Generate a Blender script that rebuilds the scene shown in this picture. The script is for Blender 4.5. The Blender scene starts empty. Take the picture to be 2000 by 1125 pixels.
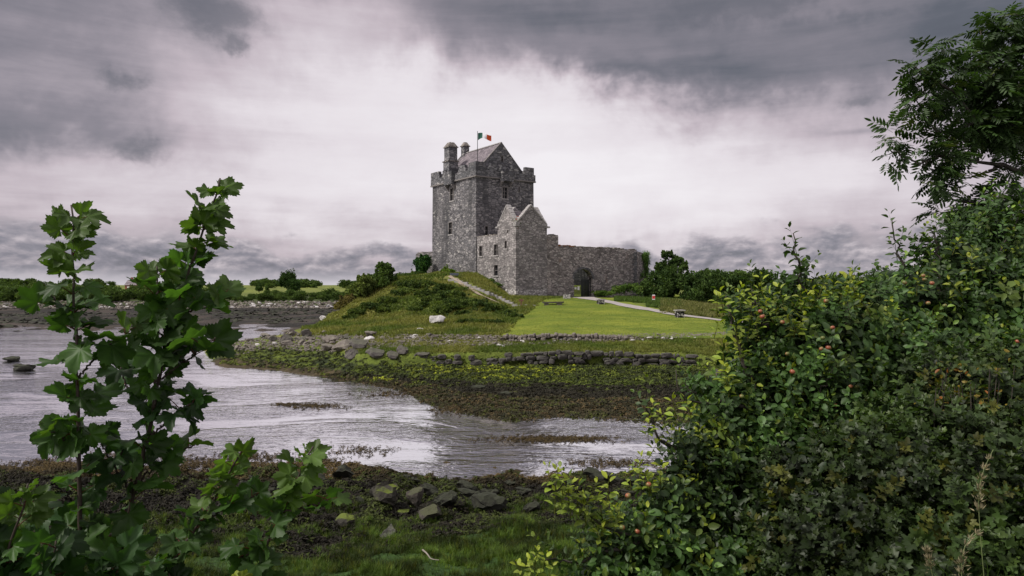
import bpy, math, random
import numpy as np
from mathutils import Vector, Matrix
R = math.radians
rng = np.random.default_rng(7)
random.seed(7)
scene = bpy.context.scene
col = scene.collection

# ---------------------------------------------------------------- camera
F = 1400.0            # focal length in photo pixels (2000 wide)
HZ = 566.0            # row of the horizon
CZ = 7.0              # eye height above the water
cd = bpy.data.cameras.new('camera'); cam = bpy.data.objects.new('camera', cd); col.objects.link(cam)
cam.location = (0, 0, CZ); cam.rotation_euler = (R(90), 0, 0)
cd.sensor_width = 36; cd.lens = 36 * F / 2000; cd.shift_y = (HZ - 562.5) / 2000
cd.clip_start = 0.05; cd.clip_end = 8000
scene.camera = cam

# ---------------------------------------------------------------- light
SUN_EL, SUN_AZ = R(48), R(-112)       # azimuth from +Y towards +X: behind-left
sl = bpy.data.lights.new('sun', 'SUN'); sun = bpy.data.objects.new('sun', sl); col.objects.link(sun)
sl.energy = 3.6; sl.angle = R(10); sl.color = (1.0, 0.95, 0.86)
sd = Vector((math.sin(SUN_AZ) * math.cos(SUN_EL), math.cos(SUN_AZ) * math.cos(SUN_EL), math.sin(SUN_EL)))
sun.rotation_euler = (-sd).to_track_quat('-Z', 'Y').to_euler()
scene.view_settings.view_transform = 'Standard'; scene.view_settings.look = 'None'
scene.view_settings.exposure = 0.0; scene.view_settings.gamma = 1.0
scene.render.engine = 'CYCLES'

# ---------------------------------------------------------------- node helper
class NT:
    def __init__(s, tree): s.t = tree; s.n = tree.nodes; s.l = tree.links
    def put(s, sock, v):
        if v is None: return
        if isinstance(v, bpy.types.NodeSocket): s.l.new(v, sock)
        elif isinstance(v, (tuple, list)):
            sock.default_value = tuple(v) + (1.0,) if (len(v) == 3 and sock.type == 'RGBA') else tuple(v)
        else: sock.default_value = v
    def m(s, op, a=None, b=None, c=None, clamp=False):
        n = s.n.new('ShaderNodeMath'); n.operation = op; n.use_clamp = clamp
        for i, v in enumerate((a, b, c)): s.put(n.inputs[i], v)
        return n.outputs[0]
    def vm(s, op, a=None, b=None):
        n = s.n.new('ShaderNodeVectorMath'); n.operation = op
        s.put(n.inputs[0], a); s.put(n.inputs[1], b)
        return n.outputs[0]
    def mix(s, f, a, b, mode='MIX'):
        n = s.n.new('ShaderNodeMix'); n.data_type = 'RGBA'; n.blend_type = mode
        s.put(n.inputs[0], f); s.put(n.inputs[6], a); s.put(n.inputs[7], b)
        return n.outputs[2]
    def noise(s, vec, scale, detail=4, rough=0.55, dist=0.0, out=0):
        n = s.n.new('ShaderNodeTexNoise'); s.put(n.inputs['Vector'], vec)
        n.inputs['Scale'].default_value = scale; n.inputs['Detail'].default_value = detail
        n.inputs['Roughness'].default_value = rough; n.inputs['Distortion'].default_value = dist
        return n.outputs[out]
    def ramp(s, f, stops, interp='LINEAR'):
        n = s.n.new('ShaderNodeValToRGB'); s.put(n.inputs[0], f); cr = n.color_ramp; cr.interpolation = interp
        while len(cr.elements) < len(stops): cr.elements.new(0.5)
        for e, (p, c) in zip(cr.elements, stops):
            e.position = p; e.color = (c[0], c[1], c[2], 1) if isinstance(c, (tuple, list)) else (c, c, c, 1)
        return n.outputs[0]
    def mr(s, v, a, b, c=0.0, d=1.0, smooth=True):
        n = s.n.new('ShaderNodeMapRange'); n.interpolation_type = 'SMOOTHSTEP' if smooth else 'LINEAR'
        s.put(n.inputs[0], v)
        for i, x in enumerate((a, b, c, d)): s.put(n.inputs[i + 1], x)
        return n.outputs[0]
    def xyz(s, v):
        n = s.n.new('ShaderNodeSeparateXYZ'); s.put(n.inputs[0], v); return n.outputs
    def comb(s, x, y, z):
        n = s.n.new('ShaderNodeCombineXYZ')
        for i, v in enumerate((x, y, z)): s.put(n.inputs[i], v)
        return n.outputs[0]
    def bump(s, h, strength=0.5, dist=0.1, normal=None):
        n = s.n.new('ShaderNodeBump'); n.inputs['Strength'].default_value = strength
        n.inputs['Distance'].default_value = dist; s.put(n.inputs['Height'], h)
        if normal is not None: s.put(n.inputs['Normal'], normal)
        return n.outputs[0]

# ---------------------------------------------------------------- sky
w = bpy.data.worlds.new('World'); scene.world = w; w.use_nodes = True
T = NT(w.node_tree); T.n.clear()
sky = T.n.new('ShaderNodeTexSky'); sky.sky_type = 'NISHITA'; sky.sun_disc = False
sky.sun_elevation = SUN_EL; sky.sun_rotation = SUN_AZ
tc = T.n.new('ShaderNodeTexCoord'); D = tc.outputs['Generated']
dx, dy, dz = T.xyz(D)
az = T.m('MULTIPLY', T.m('ARCTAN2', dx, dy), 57.2958)          # degrees right of the castle side
el = T.m('MULTIPLY', T.m('ARCSINE', dz), 57.2958)
ap = T.m('ABSOLUTE', az)
# warped coordinates so that no patch has a clean outline
wn = T.noise(D, 5.0, 5, 0.6, 0.3, out=1); wx, wy, wz = T.xyz(wn)
wn2 = T.noise(D, 22.0, 4, 0.6, 0.2, out=1); vx, vy, vz = T.xyz(wn2)
azw = T.m('ADD', az, T.m('ADD', T.m('MULTIPLY', T.m('SUBTRACT', wx, 0.5), 16), T.m('MULTIPLY', T.m('SUBTRACT', vx, 0.5), 3)))
elw = T.m('ADD', el, T.m('ADD', T.m('MULTIPLY', T.m('SUBTRACT', wy, 0.5), 9), T.m('MULTIPLY', T.m('SUBTRACT', vy, 0.5), 2.2)))
def az_of(px): return math.degrees(math.atan((px - 1000) / F))
def el_of(px, py): return math.degrees(math.atan((HZ - py) / math.hypot(F, px - 1000)))
def blob(px, py, rx, ry, A, E, pw=1.0, rot=0.0):
    a0, e0 = az_of(px), el_of(px, py); k = math.degrees(1 / F)
    x = T.m('SUBTRACT', A, a0); y = T.m('SUBTRACT', E, e0)
    if rot:
        c, s_ = math.cos(R(rot)), math.sin(R(rot))
        x, y = (T.m('ADD', T.m('MULTIPLY', x, c), T.m('MULTIPLY', y, s_)), T.m('SUBTRACT', T.m('MULTIPLY', y, c), T.m('MULTIPLY', x, s_)))
    x = T.m('DIVIDE', x, rx * k); y = T.m('DIVIDE', y, ry * k)
    q = T.m('ADD', T.m('MULTIPLY', x, x), T.m('MULTIPLY', y, y))
    return T.m('MULTIPLY', T.m('EXPONENT', T.m('MULTIPLY', q, -1.0)), pw)
def total(l):
    r = l[0]
    for x in l[1:]: r = T.m('ADD', r, x)
    return r
# brightness of the overcast: light behind the castle, heavier to both sides and overhead
light = total([blob(980, 300, 520, 150, azw, elw, 0.27), blob(960, 380, 1000, 170, azw, elw, 0.30), blob(560, 130, 420, 110, azw, elw, 0.20),
               blob(1350, 350, 420, 130, azw, elw, 0.20), blob(620, 30, 220, 60, azw, elw, 0.16), blob(900, 190, 420, 60, azw, elw, 0.16), blob(150, 330, 420, 60, azw, elw, 0.12), blob(1500, 40, 200, 20, azw, elw, 0.10)])
dark = total([blob(1250, 150, 290, 34, azw, elw, 0.24, -6), blob(1020, 60, 330, 55, azw, elw, 0.17), blob(60, 60, 300, 150, azw, elw, 0.10), blob(1850, 110, 300, 110, azw, elw, 0.19, 12),
              blob(60, 235, 260, 40, azw, elw, 0.17), blob(1680, 257, 60, 5, az, el, 0.10), blob(1450, 110, 200, 50, azw, elw, 0.10)])
azs = T.m('ADD', az, T.m('MULTIPLY', T.m('SUBTRACT', vx, 0.5), 5)); els = T.m('ADD', el, T.m('MULTIPLY', T.m('SUBTRACT', vy, 0.5), 3))
scraps = total([blob(420, 25, 105, 50, azs, els, 1.0), blob(235, 158, 42, 24, azs, els, .80), blob(270, 290, 52, 30, azs, els, .82), blob(1440, 12, 170, 40, azs, els, 1.0),
                blob(1690, 190, 50, 18, azs, els, .7), blob(460, 98, 30, 14, azs, els, .6)])
cl_n = T.noise(T.comb(T.m('DIVIDE', dx, T.m('ADD', T.m('MAXIMUM', dz, 0.0), 0.22)), T.m('DIVIDE', dy, T.m('ADD', T.m('MAXIMUM', dz, 0.0), 0.22)), 0.0), 1.15, 7, 0.58, 0.5)
fine = T.noise(T.vm('MULTIPLY', D, (1, 1, 2.6)), 7.0, 7, 0.62, 0.5)
base = T.m('ADD', T.m('SUBTRACT', T.m('ADD', 0.335, light), dark), T.m('MULTIPLY', T.m('SUBTRACT', cl_n, 0.5), 0.36))
base = T.m('ADD', base, T.m('MULTIPLY', T.m('SUBTRACT', fine, 0.5), 0.13))
strk = T.noise(T.comb(T.m('MULTIPLY', az, 0.035), T.m('MULTIPLY', el, 0.30), 0.7), 1.6, 6, 0.6, 0.2)
base = T.m('ADD', base, T.m('MULTIPLY', T.m('SUBTRACT', strk, 0.5), T.mr(el, 3, 10, 0.42, 0.26)))
# sky brightened overhead and behind the camera, added to light the foreground
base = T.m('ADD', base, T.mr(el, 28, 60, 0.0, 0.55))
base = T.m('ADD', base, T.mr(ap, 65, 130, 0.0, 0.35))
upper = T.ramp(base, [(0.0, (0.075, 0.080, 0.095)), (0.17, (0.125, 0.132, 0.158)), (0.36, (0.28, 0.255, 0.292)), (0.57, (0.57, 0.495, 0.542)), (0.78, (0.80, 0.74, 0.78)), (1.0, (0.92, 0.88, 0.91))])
# cumulus bank low over the horizon
scrap_n = T.noise(T.vm('MULTIPLY', D, (1, 1, 1.7)), 24.0, 6, 0.65, 0.3)
upper = T.mix(T.mr(T.m('MULTIPLY', scraps, T.m('ADD', 0.35, T.m('MULTIPLY', scrap_n, 1.3))), 0.15, 0.95, 0.0, 0.68), upper, (0.125, 0.130, 0.155))
cv = T.comb(T.m('MULTIPLY', az, 0.16), T.m('MULTIPLY', el, 0.34), 0.0)
cu = T.noise(cv, 1.5, 7, 0.55, 0.15)
cu2 = T.noise(T.vm('ADD', cv, (3.1, 4.18, 0.0)), 0.9, 5, 0.55, 0.15)
cushift = T.noise(T.vm('ADD', cv, (-0.03, 0.10, 0.0)), 1.5, 7, 0.55, 0.15)
topline = T.m('ADD', T.m('ADD', 2.3, T.m('ADD', blob(150, 400, 480, 900, az, 5.0, 2.1), blob(1560, 400, 400, 900, az, 5.0, 2.0))), T.m('MULTIPLY', T.m('SUBTRACT', T.noise(T.comb(T.m('MULTIPLY', az, 0.10), 2.0, 0.0), 2.0, 5, 0.6), 0.5), 3.5))
cover = T.mr(T.m('SUBTRACT', T.m('ADD', topline, T.m('MULTIPLY', T.m('SUBTRACT', cu, 0.5), 8.0)), el), -0.3, 1.1)
shade = T.m('ADD', T.m('MULTIPLY', T.m('SUBTRACT', cu, cushift), 2.1), cu2)
low = T.ramp(T.m('ADD', shade, T.m('MULTIPLY', T.m('SUBTRACT', el, 2.0), 0.02)), [(0.24, (0.190, 0.188, 0.225)), (0.42, (0.265, 0.252, 0.30)), (0.58, (0.39, 0.355, 0.40)), (0.84, (0.66, 0.59, 0.63))])
horizon = T.ramp(T.m('MULTIPLY', T.m('ADD', el, T.m('MULTIPLY', T.m('SUBTRACT', fine, 0.5), 2.0)), 0.25), [(0.0, (0.66, 0.63, 0.68)), (0.3, (0.56, 0.53, 0.585)), (1.0, (0.42, 0.395, 0.45))])
lowm = T.mix(T.mr(el, 0.2, 1.9), horizon, low)
cover = T.m('MULTIPLY', cover, T.mr(ap, 60, 100, 1.0, 0.55))
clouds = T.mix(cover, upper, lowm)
nish = T.mix(1.0, sky.outputs[0], (0.1, 0.1, 0.1), 'MULTIPLY')
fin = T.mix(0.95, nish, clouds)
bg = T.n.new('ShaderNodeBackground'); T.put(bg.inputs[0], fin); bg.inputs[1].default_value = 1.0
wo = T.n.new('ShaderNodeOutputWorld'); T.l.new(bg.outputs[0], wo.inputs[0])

# ---------------------------------------------------------------- materials
def mat(name):
    m = bpy.data.materials.new(name); m.use_nodes = True; t = NT(m.node_tree)
    return m, t, t.n['Principled BSDF']
def coords(t, which='Object'):
    return t.n.new('ShaderNodeTexCoord').outputs[which]
def attr(t, name='tint'):
    n = t.n.new('ShaderNodeAttribute'); n.attribute_name = name; return n.outputs['Color']

def plain(name, c, rough=0.7, vary=0.25, scale=8.0, metal=0.0):
    m, t, b = mat(name)
    f = t.noise(coords(t), scale, 4)
    t.put(b.inputs['Base Color'], t.mix(f, tuple(x * (1 - vary) for x in c), tuple(min(1, x * (1 + vary)) for x in c)))
    b.inputs['Roughness'].default_value = rough; b.inputs['Metallic'].default_value = metal
    return m

def leaf_mat(name, trans=0.35, rough=0.45, gain=1.0, spec=0.4):
    m, t, b = mat(name)
    c = attr(t)
    n = t.noise(coords(t), 35.0, 3)
    c = t.mix(1.0, c, t.ramp(n, [(0.2, 0.72 * gain), (0.8, 1.25 * gain)]), 'MULTIPLY')
    t.put(b.inputs['Base Color'], c); b.inputs['Roughness'].default_value = rough
    b.inputs['Specular IOR Level'].default_value = spec
    tr = t.n.new('ShaderNodeBsdfTranslucent'); t.put(tr.inputs[0], t.mix(1.0, c, (1.5, 1.7, 0.55), 'MULTIPLY'))
    ms = t.n.new('ShaderNodeMixShader'); ms.inputs[0].default_value = trans
    t.l.new(b.outputs[0], ms.inputs[1]); t.l.new(tr.outputs[0], ms.inputs[2])
    t.l.new(ms.outputs[0], t.n['Material Output'].inputs[0])
    return m

def stone_mat(name, c0, c1, mortar, lichen=0.5, sx=1.9, sz=4.2, streak=0.0, rust=0.0):
    """coursed rubble: the course pattern runs along x+y and z of the object"""
    m, t, b = mat(name)
    o = coords(t); x, y, z = t.xyz(o)
    s = t.m('ADD', x, y)
    wob = t.noise(o, 1.3, 3, out=1); wa, wb_, wc = t.xyz(wob)
    v = t.comb(t.m('MULTIPLY', t.m('ADD', s, t.m('MULTIPLY', wa, 0.35)), sx), t.m('MULTIPLY', t.m('ADD', z, t.m('MULTIPLY', wb_, 0.3)), sz), t.m('MULTIPLY', t.m('SUBTRACT', x, y), 0.13))
    vo = t.n.new('ShaderNodeTexVoronoi'); t.put(vo.inputs['Vector'], v); vo.inputs['Scale'].default_value = 1.0
    cell = t.xyz(vo.outputs['Color'])
    vd = t.n.new('ShaderNodeTexVoronoi'); vd.feature = 'DISTANCE_TO_EDGE'; t.put(vd.inputs['Vector'], v); vd.inputs['Scale'].default_value = 1.0
    joint = t.mr(vd.outputs['Distance'], 0.02, 0.10)
    c = t.mix(cell[0], c0, c1)
    big = t.noise(o, 0.22, 4, 0.6)
    c = t.mix(1.0, c, t.ramp(big, [(0.3, 0.78), (0.72, 1.25)]), 'MULTIPLY')
    c = t.mix(t.mr(cell[1], 0.86 - 0.12 * lichen, 1.0, 0.0, 0.55), c, (0.46, 0.44, 0.42))       # pale stones
    c = t.mix(t.mr(cell[2], 0.80, 0.95, 0.0, 0.6), c, tuple(0.45 * k for k in c0))              # dark ones
    sp = t.noise(o, 4.2, 3, 0.7)
    c = t.mix(t.mr(sp, 0.70 - 0.05 * lichen, 0.76, 0.0, 0.75), c, (0.60, 0.58, 0.56))           # lichen spots
    if streak:
        st = t.noise(t.comb(t.m('MULTIPLY', s, 0.45), t.m('MULTIPLY', z, 0.05), 1.7), 1.0, 4, 0.6)
        c = t.mix(t.mr(st, 0.53, 0.66, 0.0, streak), c, (0.030, 0.032, 0.036))
    if rust:
        ru = t.noise(t.comb(t.m('MULTIPLY', s, 0.5), t.m('MULTIPLY', z, 0.28), 5.0), 1.0, 3, 0.6)
        c = t.mix(t.mr(ru, 0.62, 0.72, 0.0, rust), c, (0.20, 0.11, 0.06))
    c = t.mix(joint, mortar, c)
    t.put(b.inputs['Base Color'], c); b.inputs['Roughness'].default_value = 0.92
    b.inputs['Specular IOR Level'].default_value = 0.2
    h = t.m('ADD', t.m('MULTIPLY', joint, 0.6), t.m('ADD', t.m('MULTIPLY', cell[1], 0.5), t.m('MULTIPLY', t.noise(o, 9, 4), 0.5)))
    t.put(b.inputs['Normal'], t.bump(h, 0.9, 0.09))
    return m

M = {}
M['keep'] = stone_mat('keep_stone', (0.110, 0.108, 0.116), (0.245, 0.232, 0.236), (0.075, 0.073, 0.078), 0.3, sx=1.25, sz=2.7, streak=0.62)
M['keep_front'] = M['keep']
M['parapet'] = stone_mat('parapet_stone', (0.095, 0.097, 0.105), (0.21, 0.205, 0.212), (0.07, 0.07, 0.075), 0.25, 1.2, 2.5, streak=0.3)
M['wing'] = stone_mat('wing_stone', (0.175, 0.163, 0.163), (0.385, 0.355, 0.35), (0.135, 0.127, 0.127), 0.9, 1.5, 3.2)
M['bawn'] = stone_mat('courtyard_wall_stone', (0.155, 0.14, 0.138), (0.42, 0.378, 0.36), (0.105, 0.095, 0.095), 0.9, 1.4, 3.4, rust=0.6)
M['plinth'] = stone_mat('plinth_stone', (0.26, 0.245, 0.24), (0.62, 0.59, 0.58), (0.08, 0.076, 0.076), 1.9, 1.8, 3.6)
M['coping'] = plain('coping_stone', (0.31, 0.295, 0.29), 0.9, 0.45, 2.5)
M['dressed'] = plain('dressed_stone', (0.17, 0.155, 0.15), 0.9, 0.35, 3.0)
M['iron'] = plain('gate_iron', (0.018, 0.020, 0.022), 0.5, 0.3)
M['pane'] = plain('window_glass', (0.015, 0.018, 0.022), 0.12, 0.2)
M['void'] = plain('dark_reveal', (0.012, 0.012, 0.013), 0.9, 0.2)
M['white_paint'] = plain('sign_white', (0.72, 0.71, 0.70), 0.5, 0.06)
M['red_paint'] = plain('sign_red', (0.55, 0.035, 0.03), 0.5, 0.1)
M['wood'] = plain('weathered_wood', (0.12, 0.10, 0.085), 0.85, 0.4, 14)
M['rustwood'] = plain('reddish_wood', (0.16, 0.075, 0.05), 0.85, 0.4, 14)
M['bark'] = plain('bark', (0.045, 0.037, 0.030), 0.9, 0.45, 22)
M['syc_bark'] = plain('sapling_bark', (0.040, 0.026, 0.019), 0.7, 0.45, 30)
M['petiole'] = plain('red_petiole', (0.14, 0.035, 0.025), 0.6, 0.4, 20)
M['leaf_syc'] = leaf_mat('sycamore_leaf', 0.42, 0.5, 1.1, 0.3)
M['leaf'] = leaf_mat('leaf', 0.26, 0.5, 1.0, 0.35)
M['leaf_far'] = leaf_mat('far_leaf', 0.22, 0.8, 1.75, 0.1)
M['grass'] = leaf_mat('grass_blade', 0.30, 0.6, 1.0, 0.2)
M['weed'] = leaf_mat('seaweed_frond', 0.05, 0.7, 1.0, 0.2)
def dirt_path():
    m, t, b = mat('gravel_path'); o = coords(t)
    c = t.mix(t.noise(o, 0.9, 5, 0.65), (0.24, 0.215, 0.21), (0.42, 0.385, 0.37))
    c = t.mix(t.mr(t.noise(o, 26, 2), 0.5, 0.75, 0, 0.5), c, (0.15, 0.13, 0.125))
    t.put(b.inputs['Base Color'], c); b.inputs['Roughness'].default_value = 0.95
    t.put(b.inputs['Normal'], t.bump(t.noise(o, 18, 4), 0.4, 0.03)); return m
M['path'] = dirt_path()
def lawn_mat():
    m, t, b = mat('mown_grass'); o = coords(t)
    c = t.ramp(t.noise(o, 0.16, 5, 0.6), [(0.30, (0.095, 0.135, 0.022)), (0.50, (0.16, 0.195, 0.030)), (0.68, (0.235, 0.255, 0.040))])
    c = t.mix(t.mr(t.noise(o, 2.6, 5, 0.7), 0.42, 0.75, 0, 0.55), c, (0.06, 0.095, 0.014))
    c = t.mix(t.mr(t.noise(o, 1.1, 3, 0.7), 0.64, 0.74, 0, 0.6), c, (0.26, 0.28, 0.06))
    c = t.mix(t.mr(t.noise(t.vm('MULTIPLY', o, (0.5, 1.6, 1)), 0.35, 5, 0.75), 0.46, 0.62, 0, 0.55), c, (0.075, 0.12, 0.018))
    c = t.mix(t.mr(t.noise(o, 0.55, 6, 0.75, 0.5), 0.60, 0.68, 0, 0.45), c, (0.20, 0.175, 0.07))
    t.put(b.inputs['Base Color'], c); b.inputs['Roughness'].default_value = 0.95; b.inputs['Specular IOR Level'].default_value = 0.1
    t.put(b.inputs['Normal'], t.bump(t.noise(o, 9, 5, 0.7), 0.8, 0.08)); return m
M['lawn'] = lawn_mat()
def ground_mat():
    m, t, b = mat('ground_cover'); o = coords(t)
    c = attr(t)
    n1 = t.noise(o, 1.1, 7, 0.7); n2 = t.noise(o, 7.5, 5, 0.7)
    c = t.mix(1.0, c, t.ramp(n1, [(0.28, 0.45), (0.5, 0.95), (0.74, 1.65)]), 'MULTIPLY')
    c = t.mix(1.0, c, t.ramp(n2, [(0.3, 0.55), (0.7, 1.45)]), 'MULTIPLY')
    t.put(b.inputs['Base Color'], c); b.inputs['Roughness'].default_value = 0.85; b.inputs['Specular IOR Level'].default_value = 0.25
    t.put(b.inputs['Normal'], t.bump(t.m('ADD', n1, t.m('MULTIPLY', n2, 0.5)), 1.0, 0.25)); return m
M['ground'] = ground_mat()
def rock_mat(name, c0, c1, moss, lich=0.3, mosscol=(0.075, 0.105, 0.012)):
    m, t, b = mat(name); o = coords(t)
    c = t.mix(t.noise(o, 1.8, 6, 0.65), c0, c1)
    c = t.mix(t.mr(t.noise(o, 3.5, 4, 0.7), 0.60, 0.68, 0, lich), c, (0.55, 0.53, 0.51))
    g = t.n.new('ShaderNodeNewGeometry'); nz = t.xyz(g.outputs['Normal'])[2]
    mk = t.m('MULTIPLY', t.mr(t.m('ADD', nz, t.m('MULTIPLY', t.noise(o, 2.0, 5, 0.7), 1.4)), 0.95, 1.5), moss)
    c = t.mix(mk, c, mosscol)
    t.put(b.inputs['Base Color'], c); b.inputs['Roughness'].default_value = 0.85
    t.put(b.inputs['Normal'], t.bump(t.noise(o, 5, 6, 0.7), 0.7, 0.08)); return m
M['rock_pale'] = rock_mat('pale_limestone', (0.36, 0.34, 0.335), (0.62, 0.60, 0.595), 0.0, 0.5)
M['rock_grey'] = rock_mat('grey_rock', (0.085, 0.073, 0.066), (0.24, 0.205, 0.185), 0.15, 0.35)
M['rock_dark'] = rock_mat('dark_rock', (0.042, 0.038, 0.036), (0.12, 0.105, 0.098), 0.2, 0.1)
M['rock_moss'] = rock_mat('mossy_rock', (0.022, 0.020, 0.016), (0.07, 0.062, 0.05), 1.0, 0.05, (0.10, 0.13, 0.012))
M['rock_weed'] = rock_mat('weedy_rock', (0.010, 0.010, 0.008), (0.030, 0.030, 0.020), 0.35, 0.0, (0.03, 0.04, 0.010))
M['rock_wall'] = rock_mat('sea_wall_rock', (0.022, 0.020, 0.020), (0.095, 0.085, 0.08), 0.15, 0.08)
M['rock_brown'] = rock_mat('brown_rock', (0.040, 0.035, 0.030), (0.115, 0.098, 0.085), 0.7, 0.1, (0.045, 0.055, 0.012))
M['rock_stone'] = rock_mat('angular_stone', (0.085, 0.085, 0.072), (0.17, 0.165, 0.145), 0.4, 0.1, (0.06, 0.07, 0.02))
def water_mat():
    m, t, b = mat('sea_water'); o = coords(t)
    b.inputs['Base Color'].default_value = (0.022, 0.026, 0.026, 1); b.inputs['Roughness'].default_value = 0.08
    b.inputs['IOR'].default_value = 1.33
    big = t.noise(t.vm('MULTIPLY', o, (0.30, 0.55, 1)), 0.22, 5, 0.6, 1.2)
    amp = t.m('ADD', t.mr(big, 0.44, 0.60, 0.16, 0.85), t.mr(t.noise(t.vm('MULTIPLY', o, (0.2, 1.2, 1)), 0.5, 3, 0.6), 0.5, 0.7, 0, 0.3))
    r1 = t.noise(t.vm('MULTIPLY', o, (0.9, 1.25, 1)), 3.4, 3, 0.55, 0.6)
    r2 = t.noise(t.vm('MULTIPLY', o, (0.7, 1.15, 1)), 1.3, 3, 0.55, 1.0)
    h = t.m('MULTIPLY', t.m('ADD', t.m('MULTIPLY', r1, 0.7), t.m('MULTIPLY', r2, 1.6)), amp)
    nrm = t.bump(h, 1.0, 0.055); t.put(b.inputs['Normal'], nrm)
    gl = t.n.new('ShaderNodeBsdfGlossy'); gl.inputs['Roughness'].default_value = 0.045; t.put(gl.inputs['Color'], (0.93, 0.92, 0.95)); t.put(gl.inputs['Normal'], nrm)
    fr = t.n.new('ShaderNodeFresnel'); fr.inputs[0].default_value = 1.9; t.put(fr.inputs['Normal'], nrm)
    ms = t.n.new('ShaderNodeMixShader'); t.put(ms.inputs[0], t.m('ADD', t.m('MULTIPLY', fr.outputs[0], 0.6), 0.62, clamp=True))
    t.l.new(b.outputs[0], ms.inputs[1]); t.l.new(gl.outputs[0], ms.inputs[2]); t.l.new(ms.outputs[0], t.n['Material Output'].inputs[0])
    return m
M['water'] = water_mat()
def slate_mat():
    m, t, b = mat('roof_slate'); o = coords(t); x, y, z = t.xyz(o)
    br = t.n.new('ShaderNodeTexBrick'); t.put(br.inputs['Vector'], t.comb(t.m('ADD', y, t.m('MULTIPLY', x, 0.0)), t.m('MULTIPLY', z, 1.0), 0.0))
    br.inputs['Scale'].default_value = 1.0; br.inputs['Brick Width'].default_value = 0.7; br.inputs['Row Height'].default_value = 0.38
    br.inputs['Mortar Size'].default_value = 0.03
    t.put(br.inputs['Color1'], (0.105, 0.088, 0.102)); t.put(br.inputs['Color2'], (0.215, 0.183, 0.20)); t.put(br.inputs['Mortar'], (0.06, 0.05, 0.06))
    c = t.mix(1.0, br.outputs['Color'], t.ramp(t.noise(o, 1.2, 5, 0.7), [(0.3, 0.6), (0.7, 1.4)]), 'MULTIPLY')
    t.put(b.inputs['Base Color'], c); b.inputs['Roughness'].default_value = 0.7
    t.put(b.inputs['Normal'], t.bump(br.outputs['Fac'], 0.6, 0.05)); return m
M['slate'] = slate_mat()

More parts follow.
